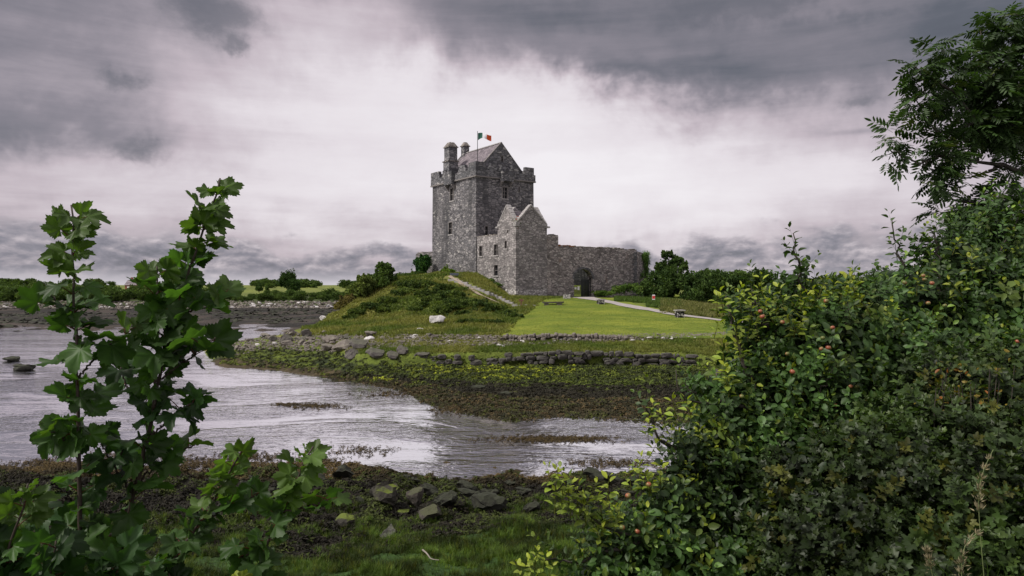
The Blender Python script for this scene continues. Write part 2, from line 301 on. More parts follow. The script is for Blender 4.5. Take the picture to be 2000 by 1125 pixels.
# ---------------------------------------------------------------- object helpers
def tag(o, label=None, cat=None, group=None, kind=None):
    if label: o['label'] = label
    if cat: o['category'] = cat
    if group: o['group'] = group
    if kind: o['kind'] = kind
    return o
def empty(name, loc, rz=0.0):
    o = bpy.data.objects.new(name, None); col.objects.link(o)
    o.location = loc; o.rotation_euler = (0, 0, rz); o.empty_display_size = 0.3
    return o
class MB:
    """collects geometry with a per-vertex colour, builds ONE mesh object"""
    def __init__(s): s.v = []; s.c = []; s.idx = []; s.tot = []; s.n = 0
    def add(s, verts, faces, color=(1, 1, 1)):
        verts = np.asarray(verts, float).reshape(-1, 3); k = len(verts)
        s.v.append(verts); c = np.asarray(color, float)
        s.c.append(np.broadcast_to(c, (k, 3)) if c.ndim == 1 else c)
        for f in faces: s.tot.append(np.array([len(f)])); s.idx.append(np.asarray(f) + s.n)
        s.n += k
    def scatter(s, tv, tf, pos, rot, scale, color):
        """tv (n,3) template; tf face list; pos (m,3); rot (m,3,3); scale (m,) or (m,3); color (m,3) or (m,n,3)"""
        tv = np.asarray(tv, float); n = len(tv); m = len(pos)
        if m == 0: return
        scale = np.asarray(scale, float)
        if scale.ndim == 1: scale = scale[:, None].repeat(3, 1)
        loc = tv[None] * scale[:, None, :]
        V = np.einsum('mij,mnj->mni', rot, loc) + np.asarray(pos)[:, None, :]
        color = np.asarray(color, float)
        if color.ndim == 2: color = np.repeat(color[:, None, :], n, 1)
        fl = np.concatenate([np.asarray(f) for f in tf]); ft = np.array([len(f) for f in tf])
        I = (fl[None] + (np.arange(m) * n)[:, None]).ravel() + s.n
        s.v.append(V.reshape(-1, 3)); s.c.append(color.reshape(-1, 3)); s.idx.append(I); s.tot.append(np.tile(ft, m)); s.n += m * n
    def box(s, x0, x1, y0, y1, z0, z1, color=(1, 1, 1), jit=0.0):
        v = np.array([(x, y, z) for z in (z0, z1) for y in (y0, y1) for x in (x0, x1)], float)
        if jit: v += rng.uniform(-jit, jit, v.shape)
        s.add(v, [(0, 2, 3, 1), (4, 5, 7, 6), (0, 1, 5, 4), (2, 6, 7, 3), (0, 4, 6, 2), (1, 3, 7, 5)], color)
    def prism(s, poly, axis, a, b_, color=(1, 1, 1)):
        """poly list of (p,z) extruded along axis 'x' or 'y' from a to b"""
        n = len(poly)
        if axis == 'x': v = [(a, p, z) for p, z in poly] + [(b_, p, z) for p, z in poly]
        else: v = [(p, a, z) for p, z in poly] + [(p, b_, z) for p, z in poly]
        s.add(v, [tuple(range(n))[::-1], tuple(range(n, 2 * n))] + [(i, (i + 1) % n, n + (i + 1) % n, n + i) for i in range(n)], color)
    def tube(s, pts, radii, seg=6, color=(1, 1, 1)):
        P = np.asarray(pts, float); k = len(P)
        rad = np.broadcast_to(np.asarray(radii, float), (k,))
        tg = np.gradient(P, axis=0); tg /= np.linalg.norm(tg, axis=1)[:, None] + 1e-9
        ref = np.array([0.3, 0.9, 0.1]) if abs(tg[0][2]) > 0.5 else np.array([0, 0.1, 1.0])
        a = np.cross(tg, ref); a /= np.linalg.norm(a, axis=1)[:, None] + 1e-9; b_ = np.cross(tg, a)
        th = np.linspace(0, 2 * math.pi, seg, endpoint=False)
        V = P[:, None] + rad[:, None, None] * (np.cos(th)[None, :, None] * a[:, None] + np.sin(th)[None, :, None] * b_[:, None])
        fs = [(i * seg + j, i * seg + (j + 1) % seg, (i + 1) * seg + (j + 1) % seg, (i + 1) * seg + j) for i in range(k - 1) for j in range(seg)]
        fs.append(tuple(range(seg))[::-1]); fs.append(tuple((k - 1) * seg + j for j in range(seg)))
        s.add(V.reshape(-1, 3), fs, color)
    def mesh(s, name, material, smooth=False):
        me = bpy.data.meshes.new(name); V = np.concatenate(s.v); I = np.concatenate(s.idx); tt = np.concatenate(s.tot)
        me.vertices.add(len(V)); me.vertices.foreach_set('co', V.ravel())
        me.loops.add(len(I)); me.loops.foreach_set('vertex_index', I.astype(np.int32))
        me.polygons.add(len(tt)); st = np.concatenate([[0], np.cumsum(tt)[:-1]])
        me.polygons.foreach_set('loop_start', st.astype(np.int32)); me.polygons.foreach_set('loop_total', tt.astype(np.int32))
        me.polygons.foreach_set('use_smooth', np.full(len(tt), bool(smooth)))
        me.update(calc_edges=True)
        C = np.concatenate(s.c); ca = me.attributes.new('tint', 'FLOAT_COLOR', 'POINT')
        ca.data.foreach_set('color', np.concatenate([C, np.ones((len(C), 1))], 1).ravel())
        me.materials.append(material); return me
    def build(s, name, material, parent=None, smooth=False, loc=None):
        o = bpy.data.objects.new(name, s.mesh(name, material, smooth)); col.objects.link(o)
        if parent: o.parent = parent
        if loc is not None: o.location = loc
        return o
def cut(o, cutters):
    """boolean the closed cutters (MB) out of o, in o's own space"""
    import bmesh
    def fixn(me):
        b = bmesh.new(); b.from_mesh(me); bmesh.ops.recalc_face_normals(b, faces=b.faces); b.to_mesh(me); b.free()
    fixn(o.data); tmp = []
    for cm in cutters:
        c = cm.build('cutter', M['void']); fixn(c.data); c.parent = o.parent; c.location = o.location; tmp.append(c)
        md = o.modifiers.new('cut', 'BOOLEAN'); md.operation = 'DIFFERENCE'; md.object = c; md.solver = 'EXACT'
    bpy.context.view_layer.update()
    dg = bpy.context.evaluated_depsgraph_get()
    nm = bpy.data.meshes.new_from_object(o.evaluated_get(dg))
    o.modifiers.clear(); old = o.data; o.data = nm; nm.name = old.name; bpy.data.meshes.remove(old)
    for c in tmp: bpy.data.objects.remove(c)
    return o
def copy_tree(o, parent=None):
    c = o.copy(); col.objects.link(c); c.parent = parent
    for ch in list(o.children): copy_tree(ch, c)
    return c

# vectorised value noise
def vn(x, y, seed=0):
    xi = np.floor(x).astype(np.int64); yi = np.floor(y).astype(np.int64); fx = x - xi; fy = y - yi
    fx = fx * fx * (3 - 2 * fx); fy = fy * fy * (3 - 2 * fy)
    def h(a, b):
        n = (a * 374761393 + b * 668265263 + seed * 974634777) & 0xffffffff
        n = ((n ^ (n >> 13)) * 1274126177) & 0xffffffff
        return ((n ^ (n >> 16)) & 0xffff) / 65535.0
    return (h(xi, yi) * (1 - fx) + h(xi + 1, yi) * fx) * (1 - fy) + (h(xi, yi + 1) * (1 - fx) + h(xi + 1, yi + 1) * fx) * fy
def fbm(x, y, seed=0, o=4):
    r = 0; a = 0.5; x = np.asarray(x, float); y = np.asarray(y, float)
    for i in range(o): r = r + a * vn(x, y, seed + i); x = x * 2.03; y = y * 2.03; a *= 0.5
    return r / (1 - 0.5 ** o)
def rotmats(m, mode='any', tilt=0.5, direction=None, twist=None):
    """random 3x3 rotations whose local z points along `direction` (m,3) (default random)"""
    if direction is None:
        d = rng.normal(size=(m, 3))
    else: d = np.asarray(direction, float) + rng.normal(size=(m, 3)) * tilt
    d /= np.linalg.norm(d, axis=1)[:, None] + 1e-9
    r = rng.normal(size=(m, 3)); a = np.cross(r, d); a /= np.linalg.norm(a, axis=1)[:, None] + 1e-9
    b_ = np.cross(d, a)
    return np.stack([a, b_, d], axis=2)

# ---------------------------------------------------------------- terrain
# each column: (Y, z) of the same 24 knots seen along one bearing
FAR = [(130, .0), (170, .55), (232, 1.2), (246, 3.0), (400, 7.0), (560, 10.0), (3500, 30)]
COLS = {
 -3500: [(0, 5.4), (2.2, 5.2), (12, 1.9), (15.5, 1.3), (27, 0), (34, -1), (50, -1.2), (60, -1.2), (70, -1.2), (80, -1.2), (85, -1.2), (90, -1.2), (95, -1.2), (100, -1.2), (105, -1), (112, -.7), (120, -.35)] + FAR,
 0:     [(0, 5.4), (2.2, 5.2), (12, 1.9), (15.5, 1.3), (27, 0), (34, -1), (50, -1.2), (60, -1.2), (70, -1.2), (80, -1.2), (85, -1.2), (90, -1.2), (95, -1.2), (100, -1.2), (105, -1), (112, -.7), (120, -.35)] + FAR,
 370:   [(0, 5.4), (2.2, 5.2), (12, 1.9), (15.5, 1.3), (27, 0), (34, -1), (50, -1.2), (60, -1), (68, -.8), (74, -.6), (79, -.5), (84, -.5), (88, -.5), (93, -.6), (98, -.7), (108, -.7), (120, -.35)] + FAR,
 440:   [(0, 5.4), (2.2, 5.2), (12, 1.9), (15.5, 1.3), (27, 0), (34, -1), (50, -1.1), (65, 0), (70, .3), (75, .55), (79, .7), (83, .7), (87, .5), (92, -.1), (98, -.6), (108, -.7), (120, -.35)] + FAR,
 520:   [(0, 5.4), (2.2, 5.2), (12, 1.9), (15.5, 1.3), (27, 0), (34, -1), (50, -1.1), (62.5, 0), (67, .35), (72, .8), (76, 1.2), (81, 1.5), (86, 1.35), (91, .7), (97, -.2), (108, -.7), (120, -.35)] + FAR,
 600:   [(0, 5.4), (2.2, 5.2), (12, 1.9), (15.6, 1.25), (27.2, 0), (34, -1), (48, -1), (59, 0), (62, .4), (67, .9), (72, 1.4), (79, 1.7), (85, 1.85), (92, 2.0), (98, 1.7), (106, .6), (118, -.2)] + FAR,
 650:   [(0, 5.4), (2.2, 5.2), (12, 1.9), (15.6, 1.2), (27.5, 0), (34, -1), (46, -1), (57, 0), (59, .4), (63, .95), (67, 1.5), (75, 1.9), (81, 2.1), (90, 2.3), (97, 2.6), (106, 3.1), (116, 2.6), (132, .4), (165, .55), (232, 1.2), (246, 3.0), (400, 7.0), (560, 10.0), (3500, 30)],
 700:   [(0, 5.4), (2.2, 5.2), (12, 1.9), (16.2, 1.2), (27.3, 0), (33, -1), (44, -1), (54.7, 0), (55.3, .3), (57.5, .95), (59, 1.7), (70, 2.15), (74, 2.35), (84, 2.5), (93, 3.0), (102, 4.2), (113, 6.0), (125, 5), (160, 1.5), (232, 1.4), (246, 3.0), (400, 7.0), (560, 10.0), (3500, 30)],
 770:   [(0, 5.4), (2.2, 5.2), (12, 1.9), (16.5, 1.2), (27.3, 0), (33, -.9), (42, -.8), (51, 0), (54, .3), (57.3, 1.0), (58.2, 1.9), (68, 2.2), (71, 2.5), (80, 2.65), (92, 3.3), (102, 5.5), (115, 8.6), (135, 8.2), (165, 4), (232, 2), (250, 3.0), (400, 7.0), (560, 10.0), (3500, 30)],
 850:   [(0, 5.4), (2.2, 5.2), (12, 1.9), (17, 1.2), (27.0, 0), (32, -.7), (37, -.6), (43.8, 0), (51.5, .28), (57.3, 1.0), (57.9, 1.9), (67, 2.2), (69, 2.5), (78, 2.7), (91, 3.5), (102, 6.2), (116, 9.3), (135, 9.9), (165, 6), (232, 2), (250, 3.0), (400, 7.0), (560, 10.0), (3500, 30)],
 930:   [(0, 5.4), (2.2, 5.2), (12, 1.9), (17.3, 1.2), (26.4, 0), (31, -.6), (34, -.6), (40.5, 0), (49, .28), (57.3, 1.0), (57.8, 1.95), (66.5, 2.2), (67.5, 2.6), (76, 2.9), (90, 3.9), (104, 6.5), (117, 9.2), (124, 9.8), (165, 6.5), (232, 2), (250, 3.0), (400, 7.0), (560, 10.0), (3500, 30)],
 1000:  [(0, 5.4), (2.2, 5.2), (12, 1.9), (17.8, 1.2), (26.0, 0), (30, -.5), (33, -.5), (39.3, 0), (48.3, .25), (57.4, 1.0), (57.8, 1.95), (66, 2.2), (66.4, 2.75), (76, 3.1), (91, 3.9), (103, 4.7), (112, 5.7), (119, 6.0), (165, 6.0), (232, 3), (250, 3.0), (400, 7.0), (560, 10.0), (3500, 30)],
 1080:  [(0, 5.4), (2.2, 5.2), (12, 1.9), (18.2, 1.2), (26.0, 0), (30, -.5), (33, -.5), (40.0, 0), (48, .25), (57.4, 1.0), (57.8, 1.98), (66, 2.2), (66.4, 2.78), (75, 3.2), (88, 4.15), (101, 5.15), (112, 5.6), (120, 5.65), (165, 5.5), (232, 3), (250, 3.0), (400, 7.0), (560, 10.0), (3500, 30)],
 1200:  [(0, 5.4), (2.2, 5.2), (12, 1.9), (18.6, 1.2), (25.9, 0), (30, -.5), (33, -.5), (39.6, 0), (47.5, .25), (57.4, 1.0), (57.8, 1.98), (65.5, 2.2), (66.0, 2.7), (75, 3.15), (88, 4.05), (101, 5.05), (116, 5.6), (126, 5.65), (165, 5.5), (232, 3), (250, 3.0), (400, 7.0), (560, 10.0), (3500, 30)],
 1320:  [(0, 5.4), (2.2, 5.2), (12, 1.9), (19, 1.2), (26.3, 0), (29.5, -.4), (32, -.4), (38.2, 0), (47, .3), (57.4, 1.0), (57.8, 1.95), (64, 2.2), (66, 2.45), (73, 2.95), (84, 3.75), (96, 4.5), (112, 5.0), (126, 5.2), (165, 5), (232, 3.5), (250, 4.0), (400, 7.0), (560, 10.0), (3500, 30)],
 1450:  [(0, 5.4), (2.2, 5.2), (12, 1.9), (19.5, 1.2), (27, 0), (29.5, -.3), (32, -.3), (36.0, 0), (46, .3), (55, .9), (58, 1.4), (63, 2.1), (66, 2.4), (72, 2.9), (80, 3.4), (94, 3.8), (112, 4.0), (126, 4.2), (165, 4.5), (232, 5), (250, 5.5), (400, 8.0), (560, 11.0), (3500, 30)],
 1800:  [(0, 5.4), (2.2, 5.2), (12, 2.2), (20, 1.6), (29, .4), (31, .3), (33, .3), (37, .5), (46, 1), (55, 1.6), (58, 1.9), (63, 2.3), (66, 2.6), (72, 3), (80, 3.5), (94, 4), (112, 4.5), (126, 4.8), (165, 5), (232, 5.5), (250, 6), (400, 8.0), (560, 11.0), (3500, 30)],
 5500:  [(0, 5.4), (2.2, 5.2), (12, 2.6), (20, 2), (29, 1.5), (31, 1.5), (33, 1.5), (37, 1.5), (46, 1.6), (55, 1.8), (58, 2.0), (63, 2.3), (66, 2.6), (72, 3), (80, 3.5), (94, 4), (112, 4.5), (126, 4.8), (165, 5), (232, 5.5), (250, 6), (400, 8.0), (560, 11.0), (3500, 30)],
}
CPX = np.array(sorted(COLS)); KN = np.array([COLS[k] for k in CPX], float)      # (C,24,2)
def knots(px):
    px = np.clip(np.asarray(px, float), CPX[0], CPX[-1])
    i = np.clip(np.searchsorted(CPX, px, side='right') - 1, 0, len(CPX) - 2)
    f = (px - CPX[i]) / (CPX[i + 1] - CPX[i]); f = (f * f * (3 - 2 * f) * 0.5 + f * 0.5)[:, None, None]
    return KN[i] * (1 - f) + KN[i + 1] * f
def terrain0(X, Y):
    """smooth height and fractional knot index"""
    X = np.atleast_1d(np.asarray(X, float)); Y = np.atleast_1d(np.asarray(Y, float))
    px = 1000 + F * X / np.maximum(Y, 6.0)
    K = knots(px); ky = K[:, :, 0]; kz = K[:, :, 1]
    Yc = np.clip(Y, 0, 3499)
    wob = (fbm(X * 0.35, Y * 0.35, 91) - 0.5) * np.clip((Yc - 14) / 6, 0, 1) * np.where(Yc < 36, 2.2, 1.2) * np.where(Yc > 52, 0.25, 1)
    Yc = np.clip(Yc + wob, 0, 3499)
    i = np.clip((ky <= Yc[:, None]).sum(1) - 1, 0, 22); r = np.arange(len(Yc))
    f = (Yc - ky[r, i]) / np.maximum(ky[r, i + 1] - ky[r, i], 1e-3)
    return kz[r, i] * (1 - f) + kz[r, i + 1] * f, i + f
def terrain(X, Y, detail=True):
    z, k = terrain0(X, Y)
    X = np.atleast_1d(np.asarray(X, float)); Y = np.atleast_1d(np.asarray(Y, float))
    if detail:
        weed = np.clip((k - 2.8) * 2, 0, 1) * np.clip((5.2 - k) * 2, 0, 1)
        z = z + weed * ((fbm(X * 1.1, Y * 1.1, 3, 5) - 0.5) * 1.0 + (np.abs(fbm(X * 4.5, Y * 4.5, 8, 3) - 0.5)) * 0.22)
        far = np.clip((k - 6.8) * 2, 0, 1) * np.clip((9.1 - k) * 3, 0, 1)
        z = z + far * ((fbm(X * 0.9, Y * 1.3, 4, 5) - 0.47) * 0.42)
        gr = np.clip((k - 10) * 2, 0, 1) * np.clip((17.5 - k) * 2, 0, 1)
        px = 1000 + F * X / np.maximum(Y, 6.0)
        rough = np.where((px > 1000) & (k > 12), 0.05, 0.40)
        z = z + gr * ((fbm(X * 0.8, Y * 0.8, 5, 4) - 0.5) * rough + (fbm(X * 0.12, Y * 0.12, 15, 2) - 0.5) * 0.5 * np.clip((k - 12.2), 0, 1) + (fbm(X * 0.25, Y * 0.25, 16, 3) - 0.5) * 1.3 * np.clip((k - 13.2), 0, 1) * (px < 960) * np.clip((960 - px) / 80, 0, 1))
        g0 = np.clip((k - 1.4), 0, 1) * np.clip((3.2 - k) * 2, 0, 1)
        z = z + g0 * (fbm(X * 1.1, Y * 1.1, 6, 4) - 0.5) * 0.45
        mud = np.clip((k - 16.5), 0, 1) * np.clip((20 - k), 0, 1)
        z = z + mud * (fbm(X * 0.12, Y * 0.25, 7, 5) - 0.5) * 0.8 * (px < 660)
    return z, k
def hz(x, y): return float(terrain([x], [y])[0][0])
def ground_at(px, py, y0=8.0, y1=600.0):
    """first point of the terrain seen at a photo position"""
    Y = np.exp(np.linspace(math.log(y0), math.log(y1), 3000)); X = (px - 1000) / F * Y
    z, _ = terrain(X, Y); ray = CZ + (HZ - py) / F * Y
    hit = np.where(z >= ray)[0]
    i = hit[0] if len(hit) else len(Y) - 1
    return Vector((X[i], Y[i], z[i]))
def P(px, py, Y): return Vector(((px - 1000) * Y / F, Y, CZ + (HZ - py) * Y / F))

cpx = np.concatenate([np.linspace(-3500, -260, 40)[:-1], np.arange(-260, 2260, 4.0), np.linspace(2260, 5500, 41)])
rows = np.concatenate([[-40, -8, 0, 1.2], np.arange(2.4, 12, 0.6), np.arange(12, 30, 0.11), np.arange(30, 60, 0.16), np.arange(60, 70, 0.2), np.arange(70, 130, 0.42), np.arange(130, 260, 1.6), np.geomspace(260, 3400, 50)])
def lawn_mask(X, Y, k=None):
    px = 1000 + F * X / np.maximum(Y, 6)
    left = np.interp(Y, [66, 80, 95, 108, 116], [978, 1004, 1034, 1062, 1100])
    return (px > left) & (px < 1560)
def ground_colour(X, Y, Z, k):
    px = 1000 + F * X / np.maximum(Y, 6)
    n1 = fbm(X * 0.35, Y * 0.35, 21); n2 = fbm(X * 1.4, Y * 1.4, 22); n3 = fbm(X * 0.12, Y * 0.12, 23)
    def c(*a): return np.array(a, float)[None]
    soil = c(0.020, 0.019, 0.012); weed = c(0.020, 0.017, 0.009); weedg = c(0.030, 0.040, 0.009)
    grassN = c(0.040, 0.085, 0.016); C = np.repeat(soil, len(X), 0)
    def lay(col_, wgt):
        nonlocal C
        wgt = np.clip(wgt, 0, 1)[:, None]; C = C * (1 - wgt) + col_ * wgt
    lay(grassN, (3.2 - k) * 4 + (n2 - 0.5) * 3)
    lay(weedg, np.clip((k - 3), 0, 1) * np.clip((5.2 - k) * 4, 0, 1) * np.clip((n2 - 0.50) * 7, 0, 1))
    lay(c(0.055, 0.040, 0.016), np.clip((k - 3.75) * 6, 0, 1) * np.clip((5.2 - k) * 4, 0, 1))
    lay(c(0.03, 0.028, 0.02), (k - 4.6) * 4)                                           # bed
    flat = c(0.068, 0.052, 0.026) * (0.5 + 0.9 * n2[:, None]); lay(flat, (k - 6.6) * 6)   # brown weed flat
    blk = np.clip(1 - np.abs(k - 7.95 - (n1 - .5) * 1.3) * 3.0, 0, 1) * np.clip((n2 - .3) * 4, 0, 1) * 1.4; 
    alg = c(0.085, 0.115, 0.016); algb = c(0.26, 0.30, 0.015); algd = c(0.022, 0.032, 0.010)
    lay(alg, (k - 7.95 - (n1 - .5) * 0.5) * 5)
    lay(algd, np.clip((k - 7.9) * 5, 0, 1) * np.clip((9.2 - k) * 5, 0, 1) * np.clip((0.50 - n2) * 8, 0, 1))
    lay(algb, np.clip((k - 8.45) * 5, 0, 1) * np.clip((9.0 - k) * 6, 0, 1) * np.clip((px - 700) / 150, 0, 1) * np.clip((1180 - px) / 250, 0, 1) * np.clip((n2 - 0.44) * 8, 0, 1))
    lay(weed, blk * (px < 2200) * np.clip((px - 640) / 150, 0.5, 1))
    gr = c(0.115, 0.150, 0.022); dry = c(0.23, 0.20, 0.060); gd = c(0.055, 0.090, 0.014)
    lay(gr, (k - 9.4) * 4)
    lay(dry, np.clip((k - 9.9) * 3, 0, 1) * np.clip((n1 - 0.50) * 5, 0, 1) * 0.75)
    lay(gd, np.clip((k - 10) * 3, 0, 1) * np.clip((n2 - 0.55) * 6, 0, 1) * 0.8)
    rough_left = np.clip((k - 12.5) * 2, 0, 1) * np.clip((17 - k), 0, 1) * (px < 1010)
    lay(c(0.17, 0.19, 0.040), rough_left * np.clip((n3 - 0.35) * 3, 0, 1) * 0.75)
    tall = np.clip((k - 14.6) * 2, 0, 1) * (px > 1290) * np.clip((17 - k), 0, 1)
    lay(c(0.20, 0.165, 0.075), tall * 0.85)
    lay(c(0.050, 0.085, 0.018), np.clip((px - 1720) / 200 + (n1 - .5), 0, 1) * (k < 11))
    # far left shore
    lf = (px < 655) & (k > 12.5)
    lf = lf | ((k > 17.8) & (px < 760))
    mud = c(0.060, 0.048, 0.040); mudd = c(0.022, 0.020, 0.017)
    lay(mud, (lf & (Z < 2.1) & (Y > 108)) * 1.0)
    lay(mudd, (lf & (Z < 2.1) & (Y > 108)) * np.clip((n3 - 0.36) * 9 + (Y - 185) / 40, 0, 1))
    field = c(0.16, 0.19, 0.035); fd = c(0.055, 0.075, 0.022)
    lay(fd, (Y > 236) * 1.0); lay(field, (Y > 290) * np.clip((n3 - 0.2) * 3, 0.6, 1))
    return C
X2 = np.empty((len(rows), len(cpx))); Y2 = np.empty_like(X2)
for i, y in enumerate(rows): X2[i] = (cpx - 1000) / F * max(y, 6.0); Y2[i] = y
Zg, Kg = terrain(X2.ravel(), Y2.ravel()); Cg = ground_colour(X2.ravel(), Y2.ravel(), Zg, Kg)
nr, nc = X2.shape
idx = np.arange(nr * nc).reshape(nr, nc)
quads = np.stack([idx[:-1, :-1], idx[:-1, 1:], idx[1:, 1:], idx[1:, :-1]], -1).reshape(-1, 4)
g = MB(); g.v.append(np.stack([X2.ravel(), Y2.ravel(), Zg], 1)); g.c.append(Cg); g.idx.append(quads.ravel()); g.tot.append(np.full(len(quads), 4)); g.n = nr * nc
tag(g.build('ground', M['ground'], smooth=True), kind='structure')

# water: one sheet
wv = MB(); wv.add([(-900, 10, 0), (900, 10, 0), (900, 600, 0), (-900, 600, 0)], [(0, 1, 2, 3)])
tag(wv.build('sea_water', M['water']), kind='structure')

# mown lawn: a sheet of turf a little above the ground
ly = np.arange(66.15, 119, 0.8); lu = np.linspace(0, 1, 110); L = MB()
LX = []; 
for y in ly:
    a = np.interp(y, [66, 80, 95, 108, 116], [978, 1004, 1034, 1062, 1100]) + 6 * math.sin(y * 0.9) * 0.4
    b_ = 1700 if y < 74 else np.interp(y, [74, 80, 86, 95, 105, 119], [1700, 1480, 1360, 1290, 1235, 1215])
    LX.append(np.stack([(a + (b_ - a) * lu - 1000) / F * y, np.full_like(lu, y)], 1))
LX = np.array(LX).reshape(-1, 2); lz, lk = terrain(LX[:, 0], LX[:, 1])
n_ = len(lu); ii = np.arange(len(ly) * n_).reshape(len(ly), n_)
q = np.stack([ii[:-1, :-1], ii[:-1, 1:], ii[1:, 1:], ii[1:, :-1]], -1).reshape(-1, 4)
L.v.append(np.column_stack([LX, lz + 0.07])); L.c.append(np.ones((len(lz), 3))); L.idx.append(q.ravel()); L.tot.append(np.full(len(q), 4)); L.n = len(lz)
tag(L.build('lawn', M['lawn'], smooth=True), kind='structure')

def strip(name, pxs, width, lift, material, n=90, kind='structure', wob=0.15):
    pts = [ground_at(*p) for p in pxs]
    P2 = np.array([(p.x, p.y) for p in pts]); d = np.concatenate([[0], np.cumsum(np.linalg.norm(np.diff(P2, axis=0), axis=1))])
    t = np.linspace(0, d[-1], n); x = np.interp(t, d, P2[:, 0]); y = np.interp(t, d, P2[:, 1])
    for _ in range(10):
        x[1:-1] = (x[:-2] + x[1:-1] * 2 + x[2:]) / 4; y[1:-1] = (y[:-2] + y[1:-1] * 2 + y[2:]) / 4
    tx = np.gradient(x); ty = np.gradient(y); l = np.hypot(tx, ty); nx, ny = -ty / l, tx / l
    wd = width if np.ndim(width) else np.full(2, width); wv_ = np.interp(np.linspace(0, 1, n), np.linspace(0, 1, len(wd)), wd)
    V = []; m_ = 7
    for j in range(m_):
        s_ = (j / (m_ - 1) - 0.5) * wv_ * (1 + (wob * (fbm(t * 0.7, t * 0 + j * 9, 5) - 0.5) * 2 if j in (0, m_ - 1) else 0))
        V.append(np.stack([x + nx * s_, y + ny * s_], 1))
    V = np.stack(V, 1).reshape(-1, 2); z, _ = terrain(V[:, 0], V[:, 1])
    q = [(i * m_ + j, i * m_ + j + 1, (i + 1) * m_ + j + 1, (i + 1) * m_ + j) for i in range(n - 1) for j in range(m_ - 1)]
    b_ = MB(); b_.add(np.column_stack([V, z + lift]), q); return tag(b_.build(name, material, smooth=True), kind=kind)
strip('path', [(1139, 581.5), (1150, 584), (1178, 589), (1215, 596), (1260, 605), (1320, 616), (1400, 626), (1480, 634), (1640, 646)], [3.6, 3.0, 2.6, 2.3, 2.0, 1.9], 0.13, M['path'], 140)
strip('dirt_path', [(878, 541), (886, 546), (900, 556), (914, 566), (935, 577), (958, 588), (975, 594)], [0.5, 0.8, 0.95, 0.5], 0.20, plain('bare_earth', (0.27, 0.22, 0.165), 0.95, 0.3, 1.5), 60, wob=0.5)

# ================================================================ castle
CA = R(35); UX = np.array([math.cos(CA), math.sin(CA)]); VX = np.array([-math.sin(CA), math.cos(CA)])
C0 = np.array([-6.25, 125.0]); BZ = 5.5
def on_u(px, py, c=0.0):
    """photo position on the plane x=c of the castle frame -> (y, z)"""
    d = np.array([(px - 1000) / F, 1.0]); lam = (c + C0 @ UX) / (d @ UX); p = lam * d - C0
    return p @ VX, CZ + (HZ - py) / F * lam
def on_v(px, py, c=0.0):
    d = np.array([(px - 1000) / F, 1.0]); lam = (c + C0 @ VX) / (d @ VX); p = lam * d - C0
    return p @ UX, CZ + (HZ - py) / F * lam
def cworld(x, y, z=0.0):
    p = C0 + UX * x + VX * y; return Vector((p[0], p[1], z))
castle = empty('castle', (C0[0], C0[1], BZ), CA)
tag(castle, 'grey stone tower house with stepped battlements, slate gable roof and lower gabled wing', 'castle')
OFF = (0, 0, -BZ)
def cbuild(mb, name, material, parent=castle, smooth=False):
    o = mb.build(name, material, parent, smooth)
    if parent.parent is None: o.location = OFF
    return o
KW, KD = 12.47, 15.7
# keep walls, slightly battered
kb = MB(); bt = 0.22
lv = [(4.0, bt), (12.0, 0.08), (27.2, 0.0)]
V = []
for z, e in lv: V += [(-e, -e, z), (KW + e, -e, z), (KW + e, KD + e, z), (-e, KD + e, z)]
kb.add(V, [(3, 2, 1, 0), (8, 9, 10, 11)] + [(a * 4 + j, a * 4 + (j + 1) % 4, a * 4 + 4 + (j + 1) % 4, a * 4 + 4 + j) for a in (0, 1) for j in range(4)])
keep = cbuild(kb, 'keep_wall', M['keep'])
wins = []        # (plane, s0, s1, z0, z1, depth)
def wrect(plane, px0, px1, py0, py1, c=0.0):
    f = on_u if plane == 'u' else on_v
    a, z1 = f(px0, py0, c); b_, z0 = f(px1, py1, c)
    zm, _ = None, None
    return (min(a, b_), max(a, b_), z0, z1)
KWIN = [('u', 879.5, 886.0, 369, 391), ('u', 877, 883.5, 435, 457), ('v', 982, 990.5, 366, 388), ('v', 1012.8, 1015.0, 365, 375), ('v', 947.5, 952.5, 442, 459)]
def opening(mb, plane, r, c, depth, grow=0.0):
    a, b_, z0, z1 = r
    if plane == 'u': mb.box(c - 0.6, c + depth, a - grow, b_ + grow, z0 - grow, z1 + grow)
    else: mb.box(a - grow, b_ + grow, c - 0.6, c + depth, z0 - grow, z1 + grow)
def window(plane, r, c, mull=1, trans=1, surround=0.16, sill=True, glass=True):
    a, b_, z0, z1 = r; dp = 0.45
    def bx(mb, s0, s1, q0, q1, d0, d1):
        if plane == 'u': mb.box(c + d0, c + d1, s0, s1, q0, q1)
        else: mb.box(s0, s1, c + d0, c + d1, q0, q1)
    fr = MB(); t = surround
    bx(fr, a - t, a, z0 - 0.02, z1 + t, -0.05, 0.25); bx(fr, b_, b_ + t, z0 - 0.02, z1 + t, -0.05, 0.25)
    bx(fr, a + .002, b_ - .002, z1, z1 + t, -0.055, 0.25)
    fo = fr.build('window', M['dressed'], castle); fo.location = OFF
    if mull or trans:
        mb = MB()
        for i in range(mull):
            s = a + (b_ - a) * (i + 1) / (mull + 1); bx(mb, s - 0.05, s + 0.05, z0, z1, 0.10, 0.24)
        for i in range(trans):
            q = z0 + (z1 - z0) * (i + 1) / (trans + 1); bx(mb, a + .003, b_ - .003, q - 0.04, q + 0.04, 0.11, 0.23)
        mb.build('mullion', M['dressed'], fo)
    pn = MB(); bx(pn, a - 0.02, b_ + 0.02, z0 - 0.02, z1 + 0.02, dp - 0.06, dp - 0.02); pn.build('pane', M['pane'], fo)
    if sill:
        sm = MB(); bx(sm, a - 0.25, b_ + 0.25, z0 - 0.22, z0 - 0.021, -0.12, 0.2); sm.build('sill', M['coping'], fo)
cs = []
